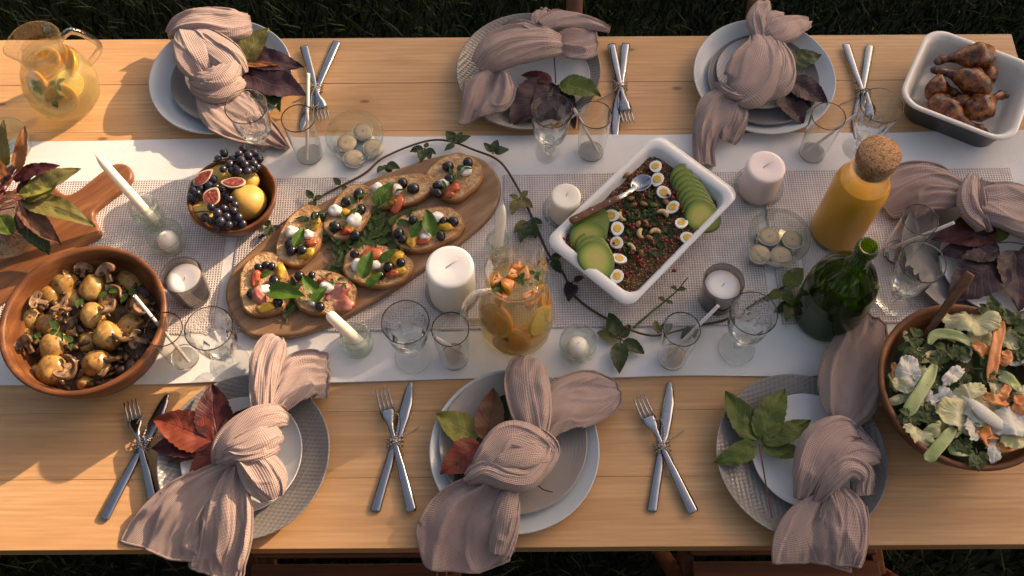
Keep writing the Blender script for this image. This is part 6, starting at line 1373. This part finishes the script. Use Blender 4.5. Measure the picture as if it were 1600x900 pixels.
for x, y, a, s, lab in ((245, 375, 200, 70, 'dark celery leaf below the spoon handle'), (360, 372, 240, 62, 'celery leaf in front of the cucumber arc'), (505, 455, -10, 78, 'broad pale celery leaf in the middle of the salad'), (335, 505, 220, 66, 'celery leaf behind the white lettuce strip'), (305, 640, 190, 70, 'dark celery leaf in the near half'), (620, 285, 20, 90, 'celery leaf at the far frame edge'), (645, 370, -40, 80, 'celery leaf below the far one at the frame edge'), (540, 235, 80, 72, 'dark celery leaf at the far rim'), (430, 510, 120, 56, 'small celery leaf between lettuce pieces'), (405, 400, 60, 60, 'celery leaf behind the folded lettuce'), (215, 640, 230, 60, 'dark celery leaf at the rim facing the napkin'), (480, 795, 260, 64, 'celery leaf at the near rim'), (630, 575, -30, 54, 'celery leaf among the carrots at the frame edge'), (330, 440, 150, 50, 'small celery leaf beside the cucumber ribbon'), (420, 745, 280, 56, 'celery leaf under the lettuce near the rim'), (250, 330, 160, 50, 'small celery leaf at the bowl wall')):
    celery(x, y, a, s, lab, 11.6)
A_ = S3(285, 302, 10.2); B_ = S3(455, 68, 17.5); b = MB(); tube(b, [lerp(A_, B_, t) for t in (-.25, 0, .3, .6, .9, .98, 1.0)], [.006, .006, .0065, .0075, .0085, .008, .006], 10, flat=.5); tag(local(b, A_.copy()).build('salad_server', M['handle_wood2'] if 'handle_wood2' in M else M['handle_wood'], None, A_), 'polished wooden server handle sticking out of the leaf salad', 'salad server')

# ------------------------------------------------------------------ bottles and jugs
M['juice'] = simple('orange_juice', (.93, .42, .05), .35, .06, 12, sss=.25, sssr=(.02, .01, .002)); M['juice'].node_tree.nodes['Principled BSDF'].inputs['Coat Weight'].default_value = .3
def mat_cork():
    t = NT('cork'); v = t.coord('Object'); vo = t.n('TexVoronoi'); vo.inputs['Scale'].default_value = 420; t.l(v, vo.inputs['Vector']); c = t.ramp(_sep(t, vo.outputs['Color']), [(0, (.16, .065, .025)), (.4, (.36, .17, .075)), (1, (.50, .27, .13))]); t.color(c); t.set(Roughness=.85); t.bump(vo.outputs['Distance'], .5, .001); return t.m
M['cork'] = mat_cork()
def juice():
    p = W(1372, 245, .245); p = Vector((p.x, p.y, TZ + MZ)); root = empty('juice_bottle', p); tag(root, 'orange juice in a clear bottle with wide cork stopper', 'bottle')
    o = [(.0001, 0), (.042, 0), (.0455, .003), (.0465, .008), (.0465, .150), (.0445, .164), (.037, .181), (.0315, .194), (.0305, .200), (.0305, .222), (.0315, .224), (.0315, .227), (.030, .228), (.0285, .226), (.0282, .198), (.035, .180), (.0425, .163), (.0445, .150), (.0445, .010), (.040, .006), (.0001, .006)]
    b = MB(); lathe(b, o, 64, dn=True); b.build('glass', M['glass_jug'], root)
    b = MB(); lathe(b, [(.0001, .0062), (.0400, .0062), (.0450, .0105), (.0450, .150), (.0428, .1625), (.0395, .172), (.0001, .172)], 56, dn=True); b.build('juice', M['juice'], root)
    b = MB(); lathe(b, [(.0001, .205), (.0272, .205), (.0278, .214), (.0280, .2285), (.0330, .229), (.0336, .232), (.0336, .249), (.0325, .251), (.0001, .251)], 48); b.build('cork', M['cork'], root)
juice()
M['wine_dark'] = cloudy('pale_green_wine', (.70, .78, .35), (.10, .12, .02), .16)
def wine():
    p = W(1351, 384, .240); p = Vector((p.x, p.y, TZ + MZ)); q = W(1292, 494, MZ); p.x = lerp(p.x, q.x, .5); p.y = lerp(p.y, q.y, .5); root = empty('green_bottle', p); tag(root, 'open dark green glass bottle with broad shoulders', 'bottle')
    out = [(.0001, .006), (.030, .004), (.050, 0), (.0545, .003), (.0565, .010), (.0570, .085), (.0560, .105), (.0515, .128), (.042, .149), (.030, .166), (.020, .180), (.0158, .192), (.0150, .205), (.0148, .224), (.0170, .2255), (.0178, .230), (.0172, .237), (.0160, .240)]
    inn = [(.0118, .240), (.0112, .225), (.0115, .200), (.0150, .188), (.0270, .164), (.039, .146), (.049, .126), (.0535, .104), (.0545, .085), (.0540, .012), (.048, .008), (.0001, .010)]
    b = MB(); lathe(b, out + inn, 64, dn=True); b.build('glass', M['glass_green'], root)
    b = MB(); lathe(b, [(.0001, .0102), (.047, .0085), (.0535, .0125), (.0540, .062), (.0001, .062)], 48); b.build('wine', M['wine_dark'], root)
wine()
M['lemonade'] = cloudy('lemonade', (.99, .96, .80), (.78, .66, .36), .26)
M['punch'] = cloudy('fruit_punch', (1.0, .93, .72), (.80, .50, .20), .07)
M['peel'] = simple('orange_peel', (.80, .30, .02), .4, .1, 60, .2, 300, .001); M['peel_lemon'] = simple('lemon_peel', (.78, .56, .05), .4, .1, 60, .2, 300, .001)
def mat_citrus(name, pulp, pith):
    t = NT(name); tc = t.n('TexCoord'); g = t.n('TexGradient', gradient_type='RADIAL'); t.l(tc.outputs['Object'], g.inputs[0])
    f = t.math('ABSOLUTE', t.math('SUBTRACT', t.math('FRACT', t.math('MULTIPLY', g.outputs['Fac'], 9.0)), .5))
    wall = t.ramp(f, [(.42, (0, 0, 0)), (.48, (1, 1, 1))]); v = t.coord('Object', rand=True)
    ln = t.n('VectorMath', operation='LENGTH'); t.l(tc.outputs['Object'], ln.inputs[0]); rim = t.ramp(t.math('MULTIPLY', ln.outputs['Value'], 30.0), [(.72, (0, 0, 0)), (.80, (1, 1, 1))])
    col = t.ramp(t.noise(v, 220, 3), [(.3, tuple(c * .7 for c in pulp)), (.7, pulp)]); col = t.mix(t.math('MAXIMUM', t.math('MULTIPLY', wall, .7), rim), col, pith); t.color(col); t.set(Roughness=.3); t.b.inputs['Subsurface Weight'].default_value = .2; t.b.inputs['Subsurface Radius'].default_value = (.01, .005, .002); return t.m
M['orange_face'] = mat_citrus('orange_pulp', (.82, .32, .03), (.84, .55, .22)); M['lemon_face'] = mat_citrus('lemon_pulp', (.80, .62, .20), (.84, .76, .52)); M['grapefruit'] = simple('grapefruit_pulp', (.74, .22, .09), .3, .3, 120, .3, 200, .001, col2=(.80, .40, .18))
def slice_me(r, face, peel, half=False):
    n = 36; ol = [(r * cos((pi if half else 2 * pi) * k / (n - (1 if half else 0))), r * sin((pi if half else 2 * pi) * k / (n - (1 if half else 0)))) for k in range(n)]
    b = MB(); slab(b, ol, -.0035, .0035, .0012, 0, 1); b.add([(x * .98, y * .98, -.0036) for x, y in ol], [tuple(range(n - 1, -1, -1))]); me = b.mesh('citrus_slice'); me.materials.append(M[face]); me.materials.append(M[peel]); return me
sl_o = slice_me(.031, 'orange_face', 'peel'); sl_l = slice_me(.026, 'lemon_face', 'peel_lemon'); sl_oh = slice_me(.031, 'orange_face', 'peel', True)
def jug(p, label, prof_o, liquid, lz, hdl_ang, spout_ang, facets=0, thick=.0026, spout=.22):
    root = empty('glass_jug', p); tag(root, label, 'jug'); H = prof_o[-1][1]; rr = prof_o[-1][0]
    def mod(a, r, z, i):
        k = 1.0
        d = (a - spout_ang + pi) % (2 * pi) - pi
        w = sst(H * .80, H, z); k += spout * w * exp(-(d / .34) ** 2)
        if facets and z < H * .55: k *= 1 - .018 * abs(sin(facets * a / 2)) * (1 - sst(H * .35, H * .55, z))
        return k
    inn = [(max(.0001, r - thick), z) for r, z in prof_o[::-1] if z > .008] + [(max(.001, prof_o[1][0] - .003), .0075), (.0001, .007)]
    lipp = [(prof_o[-1][0] + .0008, H + .0012), (prof_o[-1][0] - thick * .5, H + .002), (prof_o[-1][0] - thick, H + .001)]
    b = MB(); lathe(b, dens(prof_o + lipp + inn), 72, mod); b.build('glass', M['glass_jug'], root)
    # handle
    ca, sa = cos(hdl_ang), sin(hdl_ang); def_r = lambda z: next((lerp(r0, r1, (z - z0) / max(1e-6, z1 - z0)) for (r0, z0), (r1, z1) in zip(prof_o, prof_o[1:]) if z0 <= z <= z1), rr)
    zt, zb = H * .90, H * .42; hp = [(def_r(zt) - .001, zt), (def_r(zt) + .022, zt + .010), (def_r(zt) + .042, zt - .014), (def_r(zb) + .030, lerp(zb, zt, .35)), (def_r(zb) - .001, zb)]
    b = MB(); tube(b, cr([(r * ca, r * sa, z) for r, z in hp], 24), [.0075] * 24, 12, flat=.75); b.build('handle', M['glass_thick'], root)
    lp = [(max(.0001, r - thick + .0006), max(z, .0070)) for r, z in prof_o if z < lz]; lp += [(def_r(lz) - thick + .0006, lz), (.0001, lz)]
    b = MB(); lathe(b, lp, 56); b.build('drink', liquid, root); return root, def_r
# lemonade jug at the far corner
p = W(106, 152, 0); pt_ = W(60, 72, .165); p = Vector((lerp(p.x, pt_.x, .5), lerp(p.y, pt_.y, .5), TZ + .0005))
PO = [(.0001, 0), (.044, 0), (.052, .003), (.062, .018), (.067, .042), (.066, .066), (.058, .092), (.047, .114), (.0405, .130), (.0395, .142), (.0425, .156), (.0465, .168)]
r_, dr = jug(p, 'clear glass jug of lemonade with orange slices at the far table corner', PO, M['lemonade'], .098, radians(28), radians(205), spout=.15)
def put(me, name, label, c, loc, rot, group): o = link(name, me, None, None, c + Vector(loc), rot); tag(o, label, 'citrus', group)
put(sl_o, 'orange_slice', 'orange slice against the near wall of the lemonade jug', p, (.012, -.043, .062), (radians(68), 0, radians(12)), 'fruit slices in the lemonade jug')
put(sl_o, 'orange_slice', 'orange slice floating at the top of the lemonade jug', p, (-.012, .012, .094), (radians(18), radians(-14), 0), 'fruit slices in the lemonade jug')
put(sl_l, 'lemon_slice', 'lemon slice near the handle of the lemonade jug', p, (.030, -.022, .076), (radians(60), 0, radians(50)), 'fruit slices in the lemonade jug')
put(sl_oh, 'orange_slice', 'half orange slice at the far side of the lemonade jug', p, (.024, .010, .090), (radians(40), 0, radians(-60)), 'fruit slices in the lemonade jug')
put(sl_o, 'orange_slice', 'orange slice at the outer side of the lemonade jug', p, (-.026, -.026, .072), (radians(64), 0, radians(-38)), 'fruit slices in the lemonade jug')
def mint(c, loc, n, s, label):
    root = empty('mint_sprig', c + Vector(loc)); tag(root, label, 'herb', 'mint sprigs in the jugs')
    for k in range(n):
        a = k * 2.4 + rnd(0, .6); d = Vector((cos(a), sin(a), rnd(-.4, .3))) * s; leaflet(MB(), d * .05, d, .55, seed=k, teeth=.14, nt=7, nv=12, nu=5).build('leaflet', LF['mint'], root)
mint(p, (-.022, -.036, .092), 4, .022, 'mint sprig floating near the spout of the lemonade jug'); mint(p, (.006, -.052, .070), 3, .020, 'mint leaves low against the lemonade jug wall'); mint(p, (.016, -.034, .094), 3, .018, 'mint leaves under the lemonade jug lip')
# fruit punch jug
p = W(806, 513, .005); p = Vector((p.x, p.y, TZ + .0048))
PO = [(.0001, 0), (.046, 0), (.054, .003), (.060, .016), (.0625, .045), (.061, .080), (.057, .112), (.051, .142), (.046, .164), (.0445, .178), (.046, .196), (.0485, .208)]
r_, dr = jug(p, 'clear glass jug of fruit punch with citrus chunks in the table middle', PO, M['punch'], .152, radians(208), radians(52), 12)
for k, (x, y, z, s, lab) in enumerate(((-.004, .004, .160, .017, 'in the middle'), (.020, .016, .159, .017, 'towards the spout'), (-.022, .010, .156, .016, 'above the handle'), (-.008, .028, .157, .015, 'farthest'), (.012, -.016, .158, .016, 'nearest'), (-.016, -.018, .155, .014, 'beside the mint'), (.026, -.006, .156, .014, 'at the dish side'), (.006, .034, .154, .013, 'against the far wall'))):
    root = empty('citrus_chunk', p + Vector((x, y, z))); root.rotation_euler = (rnd(-.5, .5), rnd(-.5, .5), rnd(0, 6)); tag(root, 'pink citrus chunk floating in the fruit punch ' + lab, 'citrus', 'citrus chunks in the fruit punch')
    b = MB(); ol = [(s * cos(a), s * sin(a)) for a in [pi * .62 * i / 10 - .97 for i in range(11)]] + [(-.15 * s, 0)]
    slab(b, ol, -.007, .007, .002, 0, 0); b.build('pulp', M['grapefruit'], root); r2 = [(s * 1.02 * cos(a), s * 1.02 * sin(a)) for a in [pi * .62 * i / 10 - .97 for i in range(11)]]
    b = MB(); slab(b, r2 + [(x_ * 1.10, y_ * 1.10) for x_, y_ in r2[::-1]], -.0074, .0074, .001); b.build('peel', M['peel'], root)
for me, nm, lab, loc, rot in ((sl_l, 'lemon_slice', 'lemon slice pressed against the punch jug wall facing the votive', (.038, -.030, .098), (radians(78), 0, radians(50))), (sl_o, 'orange_slice', 'orange slice low in the front of the punch jug', (-.006, -.047, .052), (radians(72), 0, radians(-6))), (sl_o, 'orange_slice', 'orange slice behind the handle of the punch jug', (-.030, -.030, .100), (radians(66), 0, radians(-44))), (sl_o, 'orange_slice', 'orange slice at the dish side of the punch jug', (.046, .004, .090), (radians(74), 0, radians(92))), (sl_oh, 'orange_slice', 'half orange slice near the bottom of the punch jug', (.016, -.036, .034), (radians(60), 0, radians(20)))): put(me, nm, lab, p, loc, rot, 'fruit slices in the fruit punch jug')
mint(p, (-.026, -.004, .162), 5, .014, 'mint sprig floating beside the punch jug handle'); mint(p, (.006, .010, .165), 4, .013, 'mint sprig in the middle of the fruit punch'); mint(p, (-.020, -.048, .085), 3, .014, 'mint leaves low against the punch jug wall'); mint(p, (.030, .020, .162), 3, .012, 'mint sprig by the punch jug spout')
